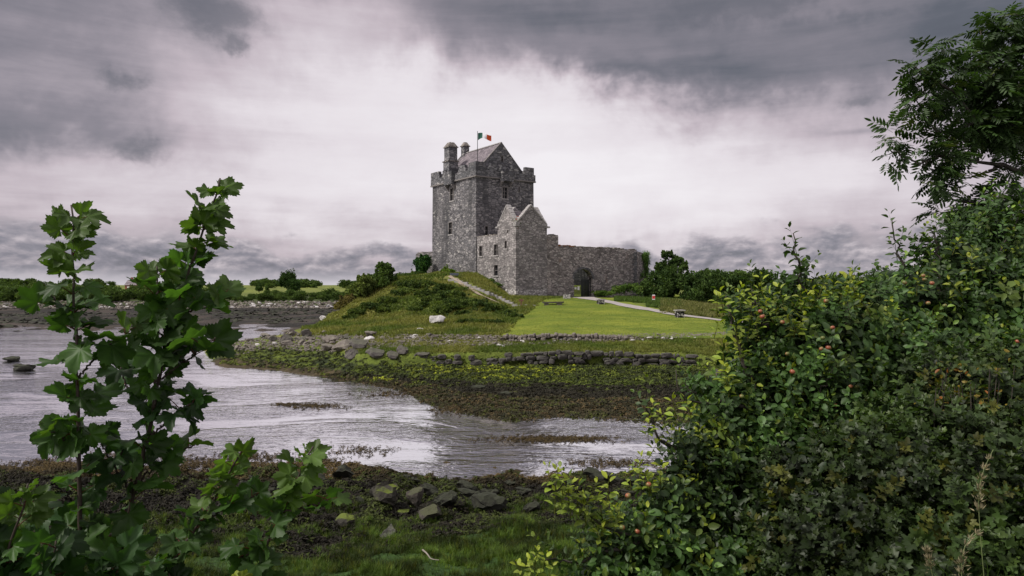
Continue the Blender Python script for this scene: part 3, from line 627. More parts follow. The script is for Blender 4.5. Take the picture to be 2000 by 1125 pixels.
for pl, x0, x1, y0, y1 in KWIN:
    mb = MB(); r = wrect(pl, x0, x1, y0, y1); opening(mb, pl, r, 0.0, 0.5); cs.append(mb)
cut(keep, cs)
for (pl, x0, x1, y0, y1), (mu, tr, su, si) in zip(KWIN, [(1, 1, .16, True), (1, 1, .16, True), (1, 2, .22, True), (0, 0, .08, False), (0, 1, .12, False)]):
    window(pl, wrect(pl, x0, x1, y0, y1), 0.0, mu, tr, su, si)

# parapet: string course, wall and stepped merlons
pr = 0.26; PT = 0.65; zb, zc, zt = 26.95, 28.1, 29.4
pb = MB()
def ring(mb, e0, e1, z0, z1):
    """square ring e0 outside the wall face to e1 inside"""
    a, b_, c_, d_ = -e0, KW + e0, -e0, KD + e0; t = e0 + e1
    mb.box(a, b_, c_, c_ + t, z0, z1); mb.box(a, b_, d_ - t, d_, z0, z1)
    mb.box(a, a + t, c_ + t, d_ - t, z0, z1); mb.box(b_ - t, b_, c_ + t, d_ - t, z0, z1)
ring(pb, pr, PT - pr, zb, zc)
def merlon(side, a, b_, top, low=None):
    """stepped merlon: upper block a..b_, with a lower step each side"""
    def bx(s0, s1, z0, z1, g):
        if side == 'u': pb.box(-pr + g, -pr + PT - g, s0, s1, z0, z1)
        elif side == 'U': pb.box(KW + pr - PT + g, KW + pr - g, s0, s1, z0, z1)
        elif side == 'v': pb.box(s0, s1, -pr + g, -pr + PT - g, z0, z1)
        else: pb.box(s0, s1, KD + pr - PT + g, KD + pr - g, z0, z1)
    bx(a, b_, zc - .03, top, 0.012)
    if low: bx(a - low, b_ + low, zc - .02, zc + (top - zc) * 0.5, 0.006)
def sv(px): return on_v(px, 325, -pr)[0]
def su_(px): return on_u(px, 325, -pr)[0]
for a, b_, h, lw in [(915, 930.3, zt, .25), (896, 907.5, zt - .1, .25), (864, 870, zt - .15, .25), (841.5, 856.5, zt, .3)]:
    p, q_ = su_(a), su_(b_); lo, hi = max(min(p, q_), -pr), min(max(p, q_), KD + pr)
    merlon('u', lo, hi, h, 0)
    if lo > 0.5: merlon('u', lo - lw, lo, zc + (h - zc) * .5)
    if hi < KD - .5: merlon('u', hi, hi + lw, zc + (h - zc) * .5)
for a, b_, h in [(930, 948, zt), (958, 969, zt - .1), (980, 992, zt - .05), (1001, 1012, zt), (1026, 1043, zt)]:
    lo, hi = max(sv(a), -pr + (PT if a == 930 else 0)), min(sv(b_), KW + pr)
    merlon('v', lo, hi, h)
    if hi < KW - .5: merlon('v', hi, hi + .22, zc + (h - zc) * .5)
    if lo > 1.5: merlon('v', lo - .22, lo, zc + (h - zc) * .5)
for a in (1.0, 5.5, 10.5): merlon('V', a, a + 1.8, zt)
for a in (0.8, 5.0, 9.5, 13.2): merlon('U', a, a + 1.8, zt)
cbuild(pb, 'parapet', M['parapet'])
scb = MB(); ring(scb, pr + 0.08, -0.03, zb - 0.22, zb - 0.003); cbuild(scb, 'string_course', M['dressed'])
wk = MB(); wk.box(0.4, KW - .4, 0.4, KD - .4, 27.0, 27.6); cbuild(wk, 'wall_walk', M['parapet'])
# two machicolation boxes on corbels
def machi(side, s0, s1, ztop, zbot):
    mb = MB(); e = 0.95
    def bx(a, b_, z0, z1, d0, d1, m=mb):
        if side == 'u': m.box(-d1, -d0, a, b_, z0, z1)
        else: m.box(a, b_, -d1, -d0, z0, z1)
    bx(s0, s1, zbot + .75, ztop, pr + .01, e)
    o = cbuild(mb, 'machicolation', M['parapet'])
    for a in (s0 + .03, s1 - .33):
        cb = MB()
        bx(a, a + .3, zbot + .50, zbot + .745, -.1, e - .08, cb); bx(a + .01, a + .29, zbot + .22, zbot + .50, -.1, e * .62, cb); bx(a + .02, a + .28, zbot - .1, zbot + .22, -.1, e * .34, cb)
        cb.build('corbel', M['dressed'], o)
    return o
a, b_ = sorted((su_(873), su_(888))); machi('u', a, b_, 28.6, 25.5)
a, b_ = sorted((sv(977), sv(999))); machi('v', a, b_, 28.2, 25.6)
# roof with gables
RX, EW, ZR, ZE = 6.2, 4.9, 33.6, 28.45
y0r, y1r = 1.3, 14.0
gm = MB()
for ya, yb in ((y0r, y0r + .6), (y1r - .1, y1r + .6)): gm.prism([(RX - EW, 27.5), (RX + EW, 27.5), (RX + EW, ZE), (RX, ZR + .02), (RX - EW, ZE)], 'y', ya, yb)
gb = cbuild(gm, 'gable_wall', M['parapet'])
gw = MB(); r = wrect('v', 978.8, 982.2, 305, 316, y0r); opening(gw, 'v', r, y0r, 0.4); cut(gb, [gw])
window('v', r, y0r, 0, 0, 0.12, False)
rf = MB(); th = 0.22
for sgn in (-1, 1):
    e = EW + .25; zz = ZE - .25 * (ZR - ZE) / EW
    v = [(RX, y0r + .61, ZR), (RX + sgn * e, y0r + .61, zz), (RX + sgn * e, y1r - .11, zz), (RX, y1r - .11, ZR)]
    v += [(x, y, z - th) for x, y, z in v]
    rf.add(v, [(0, 1, 2, 3), (7, 6, 5, 4), (0, 4, 5, 1), (1, 5, 6, 2), (2, 6, 7, 3), (3, 7, 4, 0)])
roof = cbuild(rf, 'roof', M['slate'])
rc = MB(); rc.box(RX - .16, RX + .16, y0r + .0, y1r, ZR - .04, ZR + .12); rc.build('ridge', M['coping'], roof)
for ya in (y0r - .05, y1r + .3):
    vg = MB()
    for sgn in (-1, 1):
        v = [(RX, ya, ZR + .14), (RX + sgn * EW, ya, ZE + .12), (RX + sgn * EW, ya + .4, ZE + .12), (RX, ya + .4, ZR + .14)]
        v += [(x, y, z - .14) for x, y, z in v]
        vg.add(v, [(0, 1, 2, 3), (7, 6, 5, 4), (0, 4, 5, 1), (1, 5, 6, 2), (2, 6, 7, 3), (3, 7, 4, 0)])
    vg.build('gable_coping', M['dressed'], roof)
# chimneys
def chimney(x0, x1, y0, y1, z0, zmid, zs, ztop, inner):
    mb = MB()
    if zmid: mb.box(x0 - .12, x1 + .12, y0 - .12, y1 + .12, z0, zmid)
    mb.box(x0, x1, y0, y1, zmid or z0, zs); o = cbuild(mb, 'chimney', M['parapet'])
    cp = MB(); e = .17
    cp.box(x0 - e, x1 + e, y0 - e, y1 + e, zs, zs + .16)
    if zmid:
        c2 = MB(); c2.box(x0 - .3, x1 + .3, y0 - .3, y1 + .3, zmid - .02, zmid + .14); c2.build('collar', M['coping2'], o)
    a = zs + .16; i = inner
    v = [(x0 - .08, y0 - .08, a), (x1 + .08, y0 - .08, a), (x1 + .08, y1 + .08, a), (x0 - .08, y1 + .08, a), (x0 + i, y0 + i, ztop), (x1 - i, y0 + i, ztop), (x1 - i, y1 - i, ztop), (x0 + i, y1 - i, ztop)]
    cp.add(v, [(3, 2, 1, 0), (4, 5, 6, 7), (0, 1, 5, 4), (1, 2, 6, 5), (2, 3, 7, 6), (3, 0, 4, 7)])
    cp.build('cap', M['coping2'], o)
M['coping2'] = stone_mat('cap_stone', (0.16, 0.14, 0.125), (0.34, 0.31, 0.28), (0.08, 0.07, 0.065), 0.8, 3.0, 5.0)
yc = on_u(877.3, 300, 0.15)[0]
chimney(0.15, 1.9, yc, yc + 1.85, 27.2, 30.9, 33.55, 34.55, 0.42)
chimney(5.6, 6.75, 13.3, 14.45, 30, None, 34.9, 35.75, 0.3)

# ---- lower wing in front of the keep
LT = 16.15
wb = MB(); wb.box(0.0, 6.4, -6.7, -0.25, 3.5, LT); wing = cbuild(wb, 'wing_wall', M['wing'])
TX, TY0, TY1, ZEV, ZPK = 6.3, -12.0, -6.72, 17.55, 20.7
tb = MB(); tb.box(0, TX, TY0, TY1, 3.0, ZEV); turret = cbuild(tb, 'turret_wall', M['wing'])
WW = [(turret, 'u', 986.2, 989.8, 471, 485), (wing, 'u', 936.5, 941.5, 481, 500), (wing, 'u', 965.2, 972.5, 478, 498), (wing, 'u', 965.5, 972.5, 518, 538), (turret, 'u', 991, 992.5, 449, 455)]
for ob in (wing, turret):
    cs = []
    for o_, pl, x0, x1, y0, y1 in WW:
        if o_ is ob: mb = MB(); opening(mb, pl, wrect(pl, x0, x1, y0, y1), 0.0, 0.5); cs.append(mb)
    cut(ob, cs)
for (o_, pl, x0, x1, y0, y1), (mu, tr, si) in zip(WW, [(0, 0, True), (0, 1, True), (1, 1, True), (0, 1, True), (0, 0, False)]):
    window(pl, wrect(pl, x0, x1, y0, y1), 0.0, mu, tr, 0.1 if si else .04, si)
gt = MB(); t_ = 0.7; ym = (TY0 + TY1) / 2; xm = TX / 2 - .1
hy = (TY1 - TY0) / 2
for xa, xb in ((0.0, t_), (TX - t_, TX)): gt.prism([(TY0, ZEV - .01), (TY1, ZEV - .01), (ym, ZPK)], 'x', xa + .004, xb - .004)
for ya, yb in ((TY0, TY0 + t_), (TY1 - t_, TY1)): gt.prism([(0, ZEV - .02), (TX, ZEV - .02), (xm, ZPK - .02)], 'y', ya + .006, yb - .006)
cbuild(gt, 'turret_gable', M['wing'])
tr = MB()
k1 = ZPK - .75
tr.prism([(TY0 + .5, ZEV - .05), (TY1 - .5, ZEV - .05), (ym, k1)], 'x', t_ + .01, TX - t_ - .01)
tr.prism([(.5, ZEV - .06), (TX - .5, ZEV - .06), (xm, k1 + .01)], 'y', TY0 + t_ + .01, TY1 - t_ - .01)
tro = cbuild(tr, 'turret_roof', M['slate'])
# pale raised copings up each slope
cpn = MB()
def slope_coping(mb, axis, a, b_, p0, z0, p1, z1, th_=.26):
    n = 9
    for i in range(n):
        u0, u1 = i / n, (i + 1) / n - .02
        qa = [(p0 + (p1 - p0) * u, z0 + (z1 - z0) * u) for u in (u0, u1)]
        j = rng.uniform(-.05, .05)
        poly = [(qa[0][0], qa[0][1] - .05), (qa[1][0], qa[1][1] - .05), (qa[1][0], qa[1][1] + th_ + j), (qa[0][0], qa[0][1] + th_ + j)]
        if p0 > p1: poly = poly[::-1]
        mb.prism(poly, axis, a, b_)
for xa, xb in ((-.06, t_ + .05), (TX - t_ - .05, TX + .06)):
    slope_coping(cpn, 'x', xa, xb, TY0 - .05, ZEV + .05, ym, ZPK + .05); slope_coping(cpn, 'x', xa, xb, TY1 + .05, ZEV + .05, ym, ZPK + .05)
for ya, yb in ((TY0 - .07, TY0 + t_ + .04), (TY1 - t_ - .04, TY1 + .07)):
    slope_coping(cpn, 'y', ya, yb, -.05, ZEV + .04, xm, ZPK + .03); slope_coping(cpn, 'y', ya, yb, TX + .05, ZEV + .04, xm, ZPK + .03)
cbuild(cpn, 'turret_coping', M['coping'])
for x_, y_ in ((-.25, TY0 - .25), (-.25, TY1 - .3), (TX - .3, TY0 - .25)):
    kn = MB(); kn.box(x_, x_ + .8, y_, y_ + .6, ZEV - .3, ZEV - .06, jit=.03)
    cbuild(kn, 'eaves_stone', M['coping'])
# small shrub of red valerian growing in the valley of the roofs
vp = MB(); n = 240
pos = np.array([.55, TY0 + .5, ZEV + .55]) + rng.normal(size=(n, 3)) * (.35, .35, .38)
cc = np.where(rng.random((n, 1)) < .3, [[.28, .045, .03]], [[.05, .075, .02]])
LEAF4 = (np.array([(-.5, 0, 0), (0, -.28, .06), (.5, 0, 0), (0, .28, .06)]), [(0, 1, 2, 3)])
vp.scatter(*LEAF4, pos, rotmats(n), rng.uniform(.12, .3, n), cc * rng.uniform(.6, 1.4, (n, 1)))
cbuild(vp, 'wall_plant', M['leaf_far'])['kind'] = 'stuff'
sb = MB(); sb.box(6.31, 8.9, -11.75, -8.0, 3.5, 16.05); cbuild(sb, 'stub_wall', M['bawn'])
pl = MB()
e = .22
v = [(-e, TY0 - e, 3), (TX + .3, TY0 - e, 3), (TX + .3, TY1, 3), (-e, TY1, 3), (-.02, TY0 - .02, 7.1), (TX + .05, TY0 - .02, 7.1), (TX + .05, TY1, 7.1), (-.02, TY1, 7.1)]
pl.add(v, [(3, 2, 1, 0), (4, 5, 6, 7), (0, 1, 5, 4), (1, 2, 6, 5), (2, 3, 7, 6), (3, 0, 4, 7)])
cbuild(pl, 'plinth', M['plinth'])
# ragged rubble capping along wall heads
def rubble_line(mb, axis, a, b_, c0, c1, z, h=.22, step=.45):
    s = a
    while s < b_:
        w_ = rng.uniform(step * .6, step * 1.5); hh = rng.uniform(h * .3, h * 1.3)
        if axis == 'x': mb.box(s, min(s + w_, b_), c0 + rng.uniform(-.06, .06), c1, z - .05, z + hh, jit=.04)
        else: mb.box(c0 + rng.uniform(-.06, .06), c1, s, min(s + w_, b_), z - .05, z + hh, jit=.04)
        s += w_ + .02
rb = MB()
rubble_line(rb, 'y', -6.6, -.1, .02, .9, LT, .2); cbuild(rb, 'rubble_capping', M['coping2']); rb = MB(); rubble_line(rb, 'x', 6.35, 8.85, -11.7, -10.9, 16.05, .25); rubble_line(rb, 'y', -11.7, -8, 8.2, 8.85, 16.05, .25)
cbuild(rb, 'rubble_capping', M['coping2'])
# flag
fpl = empty('flagpole', cworld(.75, .75, 27.6), CA)
tag(fpl, 'thin dark flagpole flying a green, white and orange tricolour above the battlements', 'flag')
fb = MB(); ztip = CZ + (HZ - 256) * 126 / F - 27.6
fb.tube([(0, 0, 0), (0, 0, ztip * .5), (0, 0, ztip)], [.075, .06, .045], 8); fb.build('pole', M['iron'], fpl)
FD = np.array([math.cos(-CA), math.sin(-CA)])      # streams to the right of the picture
def cloth(u0, u1, name, colr):
    nu, nv = 10, 8; V = []
    for i in range(nu + 1):
        u = u0 + (u1 - u0) * i / nu
        for j in range(nv + 1):
            v_ = j / nv; hgt = 1.25 * (1 - .18 * u)
            along = .08 + 2.35 * u; x = along; side = .22 * math.sin(u * 7 + v_ * 1.5) * u ** .5
            z = ztip - .35 - v_ * hgt * (1.0 - .25 * math.sin(u * 3)) - .55 * max(0, u - .25) ** 1.2 + .10 * math.sin(u * 6)
            V.append((x * FD[0] - side * FD[1], x * FD[1] + side * FD[0], z))
    k = nv + 1; m, t, b = mat(name); t.put(b.inputs['Base Color'], colr); b.inputs['Roughness'].default_value = .8
    mb = MB(); mb.add(V, [(i * k + j, (i + 1) * k + j, (i + 1) * k + j + 1, i * k + j + 1) for i in range(nu) for j in range(nv)]); return mb, m
for u0, u1, nm, cc in ((0, .34, 'green_stripe', (.012, .085, .055)), (.34, .66, 'white_stripe', (.62, .62, .66)), (.66, 1, 'orange_stripe', (.60, .085, .02))):
    mb, m_ = cloth(u0, u1, nm, cc); mb.build(nm, m_, fpl, True)

# ---- courtyard wall with the arched gateway
bw = empty('courtyard_wall', cworld(8.9, -11.7, BZ), CA)
tag(bw, 'long rough stone courtyard wall with an arched gateway, rust stained head and dressed corner', 'wall')
def bbuild(mb, name, material, parent=None):
    o = mb.build(name, material, parent or bw)
    if parent is None or parent is bw: o.location = (-8.9, 11.7, -BZ)
    return o
BY0, BY1, BT = -11.55, -10.35, 14.25
xend = on_v(1243.5, 500, BY0)[0]
bm_ = MB(); bm_.box(8.92, xend, BY0, BY1, 3.0, BT); bwo = bbuild(bm_, 'wall_body', M['bawn'])
ga, gz1 = on_v(1121, 525, BY0); gb_, gz0 = on_v(1157.5, 583, BY0)
xc = (ga + gb_) / 2; hw = (gb_ - ga) / 2; zsp = gz1 - 1.75
arch = [(ga, 4.0), (gb_, 4.0), (gb_, zsp)] + [(xc + hw * math.cos(t), zsp + 1.75 * math.sin(t)) for t in np.linspace(.18, math.pi - .18, 12)] + [(ga, zsp)]
ac = MB(); ac.prism(arch, 'y', BY0 - .6, BY1 + .6); cut(bwo, [ac])
# voussoir ring
vr = MB()
ang = np.linspace(0, math.pi, 16)
for i in range(15):
    t0, t1 = ang[i] + .012, ang[i + 1] - .012
    q = [(xc + hw * math.cos(t0), zsp + 1.75 * math.sin(t0)), (xc + (hw + .4) * math.cos(t0), zsp + 2.15 * math.sin(t0)), (xc + (hw + .4) * math.cos(t1), zsp + 2.15 * math.sin(t1)), (xc + hw * math.cos(t1), zsp + 1.75 * math.sin(t1))]
    vr.prism(q[::-1], 'y', BY0 - .04, BY0 + .3)
bbuild(vr, 'arch_stones', M['parapet'])
qn = MB(); z = 5.0; i = 0
while z < BT - .3:
    l = 1.0 if i % 2 else .62
    qn.box(xend - l, xend + .05, BY0 - .05, BY0 + .5, z, z + .40, jit=.02); z += .43; i += 1
bbuild(qn, 'corner_stones', M['parapet'])
cp_ = MB(); rubble_line(cp_, 'x', 9.0, xend, BY0 + .02, BY1 - .1, BT, .26, .5)
bbuild(cp_, 'rubble_capping', M['coping2'])
rs = MB(); rubble_line(rs, 'x', 9.1, 12.9, BY0 + .05, BY1 - .1, BT + .12, .22, .35); rs_ = bbuild(rs, 'lichen_capping', plain('orange_lichen', (.22, .075, .02), .95, .5, 4))
# return wall turning the corner
rt = MB(); p0 = np.array([xend, BY0 + .3])
dirw = np.array([.50, .87]); dl = np.array([dirw @ UX, dirw @ VX]); nrm_ = np.array([-dl[1], dl[0]])
a = p0 + nrm_ * .0; b_ = p0 + dl * 7.0; c_ = b_ + nrm_ * 1.1; d_ = a + nrm_ * 1.1
v = [(a[0], a[1], 3), (b_[0], b_[1], 3), (c_[0], c_[1], 3), (d_[0], d_[1], 3), (a[0], a[1], BT - .1), (b_[0], b_[1], BT - .5), (c_[0], c_[1], BT - .5), (d_[0], d_[1], BT - .1)]
rt.add(v, [(3, 2, 1, 0), (4, 5, 6, 7), (0, 1, 5, 4), (1, 2, 6, 5), (2, 3, 7, 6), (3, 0, 4, 7)]); bbuild(rt, 'return_wall', M['bawn'])
# iron gate
gx = MB(); yg = BY0 + .55; bar = .035
def bars(mb, x0, x1, z0, z1, n, th_=.03):
    for i in range(n + 1):
        x = x0 + (x1 - x0) * i / n; mb.box(x - th_, x + th_, yg - th_, yg + th_, z0, z1)
ztr = CZ + (HZ - 543) * .0893
gx.box(ga + .02, gb_ - .02, yg - .07, yg + .07, ztr - .08, ztr + .08)
gx.box(ga + .02, ga + .14, yg - .07, yg + .07, gz0, ztr); gx.box(gb_ - .14, gb_ - .02, yg - .07, yg + .07, gz0, ztr)
for i in range(1, 6):
    x = ga + (gb_ - ga) * i / 6; top = zsp + 1.75 * math.sqrt(max(0, 1 - ((x - xc) / hw) ** 2)); gx.box(x - .03, x + .03, yg - .03, yg + .03, ztr, top - .02)
gx.box(ga + .1, gb_ - .1, yg - .05, yg + .05, ztr + .95, ztr + 1.02)
gate = bbuild(gx, 'gate', M['iron'])
lf = MB(); xl = on_v(1137.5, 560, yg)[0]
lf.box(xl - .07, xl + .07, yg - .07, yg + .07, gz0 + .05, ztr - .09); 
for zz in (gz0 + .25, gz0 + 1.9, ztr - .35): lf.box(ga + .15, xl - .07, yg - .04, yg + .04, zz, zz + .08)
bars(lf, ga + .3, xl - .25, gz0 + .3, ztr - .3, 9, .018); gl = lf.build('gate_leaf', M['iron'], gate)
lf = MB(); xr = gb_ - .2
for k in range(3): lf.box(xr - .05, xr + .05, yg + .2 + k * 1.0, yg + .3 + k * 1.0, gz0 + .05, ztr - .15)
for zz in (gz0 + .2, gz0 + 1.2, ztr - .3): lf.box(xr - .04, xr + .04, yg + .1, yg + 2.3, zz, zz + .12)
for k in range(20): lf.box(xr - .02, xr + .02, yg + .2 + k * .1, yg + .25 + k * .1, gz0 + .1, ztr - .2)
lf.build('gate_leaf', M['iron'], gate)
lf = MB(); xm_ = on_v(1147, 560, yg + 1)[0]
lf.box(xm_ - .05, xm_ + .05, yg + .8, yg + .9, gz0, ztr - .5); lf.build('gate_post', M['iron'], gate)
for x_, y_, w_, h_ in ((1123, 563, .42, .36), (1129, 563, .42, .62)):
    s_, zz = on_v(x_, y_, yg); nb = MB(); nb.box(s_ - w_ / 2, s_ + w_ / 2, yg - .14, yg - .09, zz - h_ / 2, zz + h_ / 2); nb.build('notice', M['white_paint'], gate)
# far side of the courtyard
ib = MB(); ib.box(3.0, 46, 14.0, 15.0, 3, 11.6); bbuild(ib, 'rear_wall', M['parapet'])
cy = MB(); cy.prism([(-9.5, 3), (13.95, 3), (13.95, 8.0), (9, 7.6), (-9.5, 5.68)], 'x', 10.5, 45.5); cyo = cy.build('courtyard_lawn', M['lawn']); cyo.matrix_world = Matrix.Translation(cworld(0, 0, 0)) @ Matrix.Rotation(CA, 4, 'Z'); tag(cyo, kind='structure')
# ivy on the corner
iv = MB(); n = 5200
tt = rng.random(n); zz = 6 + rng.random(n) ** .8 * (BT - 6.0)
wgt = 1.6 + 5.2 * tt
keep_ = fbm(wgt * .9, zz * .6, 31) + (tt - .6) * .5 > .47
px_ = p0[0] + dl[0] * wgt - nrm_[0] * rng.uniform(-.1, .5, n); py_ = p0[1] + dl[1] * wgt - nrm_[1] * rng.uniform(-.1, .5, n)
pos = np.column_stack([px_, py_, np.minimum(zz, BT - .5 + rng.random(n) * .45)])[keep_] + rng.normal(size=(int(keep_.sum()), 3)) * .16; n = len(pos)
iv.scatter(*LEAF4, pos, rotmats(n, direction=np.tile([[-nrm_[0], -nrm_[1], .5]], (n, 1)), tilt=.8), rng.uniform(.15, .34, n), np.array([.045, .085, .018]) * rng.uniform(.5, 1.7, (n, 1)))
ivo = iv.build('ivy', M['leaf_far']); ivo.matrix_world = Matrix.Translation(cworld(0, 0, 0)) @ Matrix.Rotation(CA, 4, 'Z')
tag(ivo, 'green ivy climbing the right end corner of the courtyard wall', 'ivy')

# ---- ruined wall left of the keep
rw = MB(); seq = [(812, 497), (816, 493), (824, 491.5), (834, 492), (846, 491)]
pts = [P(x, y, 139 + (846 - x) * .03) for x, y in seq]
for i in range(len(pts) - 1):
    a, b_ = pts[i], pts[i + 1]
    v = [(a.x, a.y, 8), (b_.x, b_.y, 8), (b_.x, b_.y + 1.2, 8), (a.x, a.y + 1.2, 8), (a.x, a.y, a.z), (b_.x, b_.y, b_.z), (b_.x, b_.y + 1.2, b_.z), (a.x, a.y + 1.2, a.z)]
    rw.add(v, [(3, 2, 1, 0), (4, 5, 6, 7), (0, 1, 5, 4), (1, 2, 6, 5), (2, 3, 7, 6), (3, 0, 4, 7)])
tag(rw.build('ruined_wall', M['wing']), 'short broken stone wall left of the tower behind a round bush', 'wall')

# ================================================================ stones and small things
def ico(sub):
    import bmesh
    bm = bmesh.new(); bmesh.ops.create_icosphere(bm, subdivisions=sub, radius=1); v = np.array([x.co[:] for x in bm.verts]); f = [tuple(q.index for q in x.verts) for x in bm.faces]; bm.free(); return v, f
IC2, IC3, IC1 = ico(2), ico(3), ico(1)
def rock_shape(seed, base=IC3, cuts=13, rough=.16, flat=.75):
    r = np.random.default_rng(seed); v = base[0].copy()
    for _ in range(cuts):                        # slice planes give flat faces
        n = r.normal(size=3); n /= np.linalg.norm(n); d = r.uniform(.38, .80)
        h = v @ n; over = h > d; v[over] -= np.outer(h[over] - d, n)
    v += (np.stack([fbm(v[:, 0] * 3 + 9 + seed, v[:, 1] * 3 + v[:, 2] * 3 + 20, seed + i, 3) for i in range(3)], 1) - .5) * rough
    v *= (1, r.uniform(.7, .95), flat); return v, base[1]
def rock_mesh(seed, m, smooth=False, **k):
    v, f = rock_shape(seed, **k); mb = MB(); mb.add(v, f); return mb.mesh('rock', m, smooth)
RK = {k: [rock_mesh(i * 7 + j, M['rock_' + k], rough=.30 if k != 'weed' else .55) for j in range(5)] for i, k in enumerate(('pale', 'grey', 'dark', 'moss', 'weed', 'brown', 'stone'))}
def rock(kind, loc, s, label, group=None, rz=None, name='boulder', cat='boulder', tilt=.25):
    o = bpy.data.objects.new(name, random.choice(RK[kind])); col.objects.link(o)
    o.location = loc; o.scale = s if isinstance(s, (tuple, list)) else (s, s, s)
    o.rotation_euler = (random.uniform(-tilt, tilt), random.uniform(-tilt, tilt), random.uniform(0, 6.28) if rz is None else rz)
    return tag(o, label, cat, group)
def rock_px(kind, px, py, wpx, hpx, label, name='boulder', cat='boulder', **k):
    g_ = ground_at(px, py + hpx * .45)
    if g_.z < -.1: Yw = CZ * F / (py + hpx * .45 - HZ); g_ = Vector(((px - 1000) / F * Yw, Yw, -.05))
    m_ = g_.y / F; w_ = wpx * m_ / 2; h_ = hpx * m_ / 2
    return rock(kind, (g_.x, g_.y + w_ * .3, g_.z + h_ * .75), (w_ * 1.15, w_ * .95, h_ * 1.75), label, rz=k.get('rz', random.uniform(-.3, .3)), name=name, cat=cat, tilt=.12)
rock_px('pale', 851, 625, 38, 21, 'large white boulder halfway up the grass below the castle mound')
rock_px('pale', 818, 643, 17, 9, 'small white boulder in the grass just below the large white one')
rock_px('pale', 629, 621, 17, 16, 'pale boulder at the far left foot of the mound beside the mudflat')
rock_px('dark', 787, 684, 26, 24, 'dark pointed boulder standing between the two bands of shore stones')
rock_px('dark', 1404, 734, 33, 28, 'lone brownish grey boulder at the left edge of the apple bush')
rock_px('weed', 18, 700, 46, 12, 'low dark seaweed covered rock in the water at the left edge', name='rock', cat='rock')
rock_px('weed', 39, 716, 54, 16, 'rounded weedy rock in the water, lower of the two at the left edge', name='rock', cat='rock')
rock_px('moss', 754, 968, 74, 50, 'mossy dark boulder with a yellow green top on the near shore')
rock_px('brown', 808, 972, 58, 46, 'bare brownish grey boulder beside the mossy boulder on the near shore')
rock_px('weed', 944, 978, 80, 46, 'black seaweed draped boulder on the near shore at the edge of the water')
rock_px('weed', 872, 978, 58, 34, 'low weedy rock between the bare boulder and the black boulder', name='rock', cat='rock')
rock_px('moss', 782, 1001, 32, 16, 'small flat rock with bright green moss on the near shore', name='rock', cat='rock')
rock_px('brown', 835, 1004, 60, 28, 'flat grey rock with mossy right end on the near shore', name='rock', cat='rock')
rock_px('stone', 760, 1040, 42, 32, 'angular pale grey stone lowest on the near shore above the grass', name='rock', cat='rock')
rock_px('moss', 897, 985, 26, 20, 'small green topped rock left of the black seaweed boulder', name='rock', cat='rock')
rock_px('weed', 668, 922, 60, 30, 'weedy rock on the near shore at the tip beside the sycamore leaves', name='rock', cat='rock')
rock_px('moss', 680, 1018, 46, 24, 'half buried mossy rock left of the angular pale grey stone', name='rock', cat='rock')
rock_px('weed', 1165, 930, 58, 26, 'mound of brown weedy rock by the white water right of centre', name='rock', cat='rock')
rock_px('weed', 985, 768, 28, 8, 'small black weedy rock on the brown flat, left one of a pair', name='rock', cat='rock')
rock_px('weed', 930, 756, 34, 9, 'small black weedy rock nearest the far water edge', name='rock', cat='rock')

GR0 = 'weed covered rocks strewn over the near shore'
for i in range(46):
    px = random.uniform(330, 1290); py = random.uniform(925, 1000) if px < 1120 else random.uniform(925, 985); w_ = random.uniform(18, 52)
    if any(abs(px - a) < 34 and abs(py - b_) < 22 for a, b_ in ((756, 963), (806, 966), (833, 1000), (760, 1038), (782, 1001))): continue
    o = rock_px('weed', px, py, w_, w_ * random.uniform(.35, .6), 'dark rock draped in brown black seaweed on the near shore', name='rock', cat='rock'); o['group'] = GR0
# shore stones, each its own object
def in_band(n, pxr, top, bot, y0=30):
    out = []
    for _ in range(n):
        px = random.uniform(*pxr); py = np.interp(px, top[0], top[1]) + (np.interp(px, bot[0], bot[1]) - np.interp(px, top[0], top[1])) * random.random()
        out.append((px, py))
    return out
GR1 = 'boulders in the upper band along the castle shore'
for px, py in in_band(120, (455, 985), ([455, 520, 650, 800, 985], [668, 648, 650, 655, 657]), ([455, 520, 650, 760, 985], [690, 676, 684, 672, 678])):
    g_ = ground_at(px, py); s = random.uniform(.18, .55) * (1.15 if px < 720 else .85); kd = random.choices(('grey', 'pale', 'dark'), (6, 2.0 if px > 700 else .8, 2.5))[0]
    lb = {'grey': 'grey brown weathered boulder in the upper band of stones along the castle shore', 'pale': 'pale boulder in the upper band of stones along the castle shore', 'dark': 'dark boulder in the upper band of stones along the castle shore'}[kd]
    rock(kd, (g_.x, g_.y, g_.z + s * .22), (s * random.uniform(.9, 1.5), s, s * random.uniform(.7, 1)), lb, GR1 + ', ' + kd)
for px, py, w_, h_ in ((668, 674, 54, 30), (702, 672, 40, 26), (735, 690, 40, 24), (690, 690, 36, 20), (640, 678, 30, 18), (768, 694, 26, 18), (642, 664, 34, 18), (722, 652, 24, 16), (560, 660, 30, 18), (600, 652, 26, 16), (828, 694, 32, 12)):
    o = rock_px('grey' if random.random() < .4 else 'dark', px, py, w_, h_, 'big angular boulder among smaller stones of the castle shore'); o['group'] = 'big angular boulders on the castle shore'
GR2 = 'small stones scattered below the lawn edge'
for px, py in in_band(60, (985, 1400), ([985, 1150, 1250, 1400], [660, 660, 655, 652]), ([985, 1150, 1400], [676, 671, 660])):
    g_ = ground_at(px, py); s = random.uniform(.12, .34)
    rock('pale' if random.random() < .3 else 'grey', (g_.x, g_.y, g_.z + s * .2), (s * random.uniform(.9, 1.6), s, s * random.uniform(.6, .9)), 'pale or grey stone lying in the rough grass just below the lawn edge', GR2, name='stone', cat='stone')
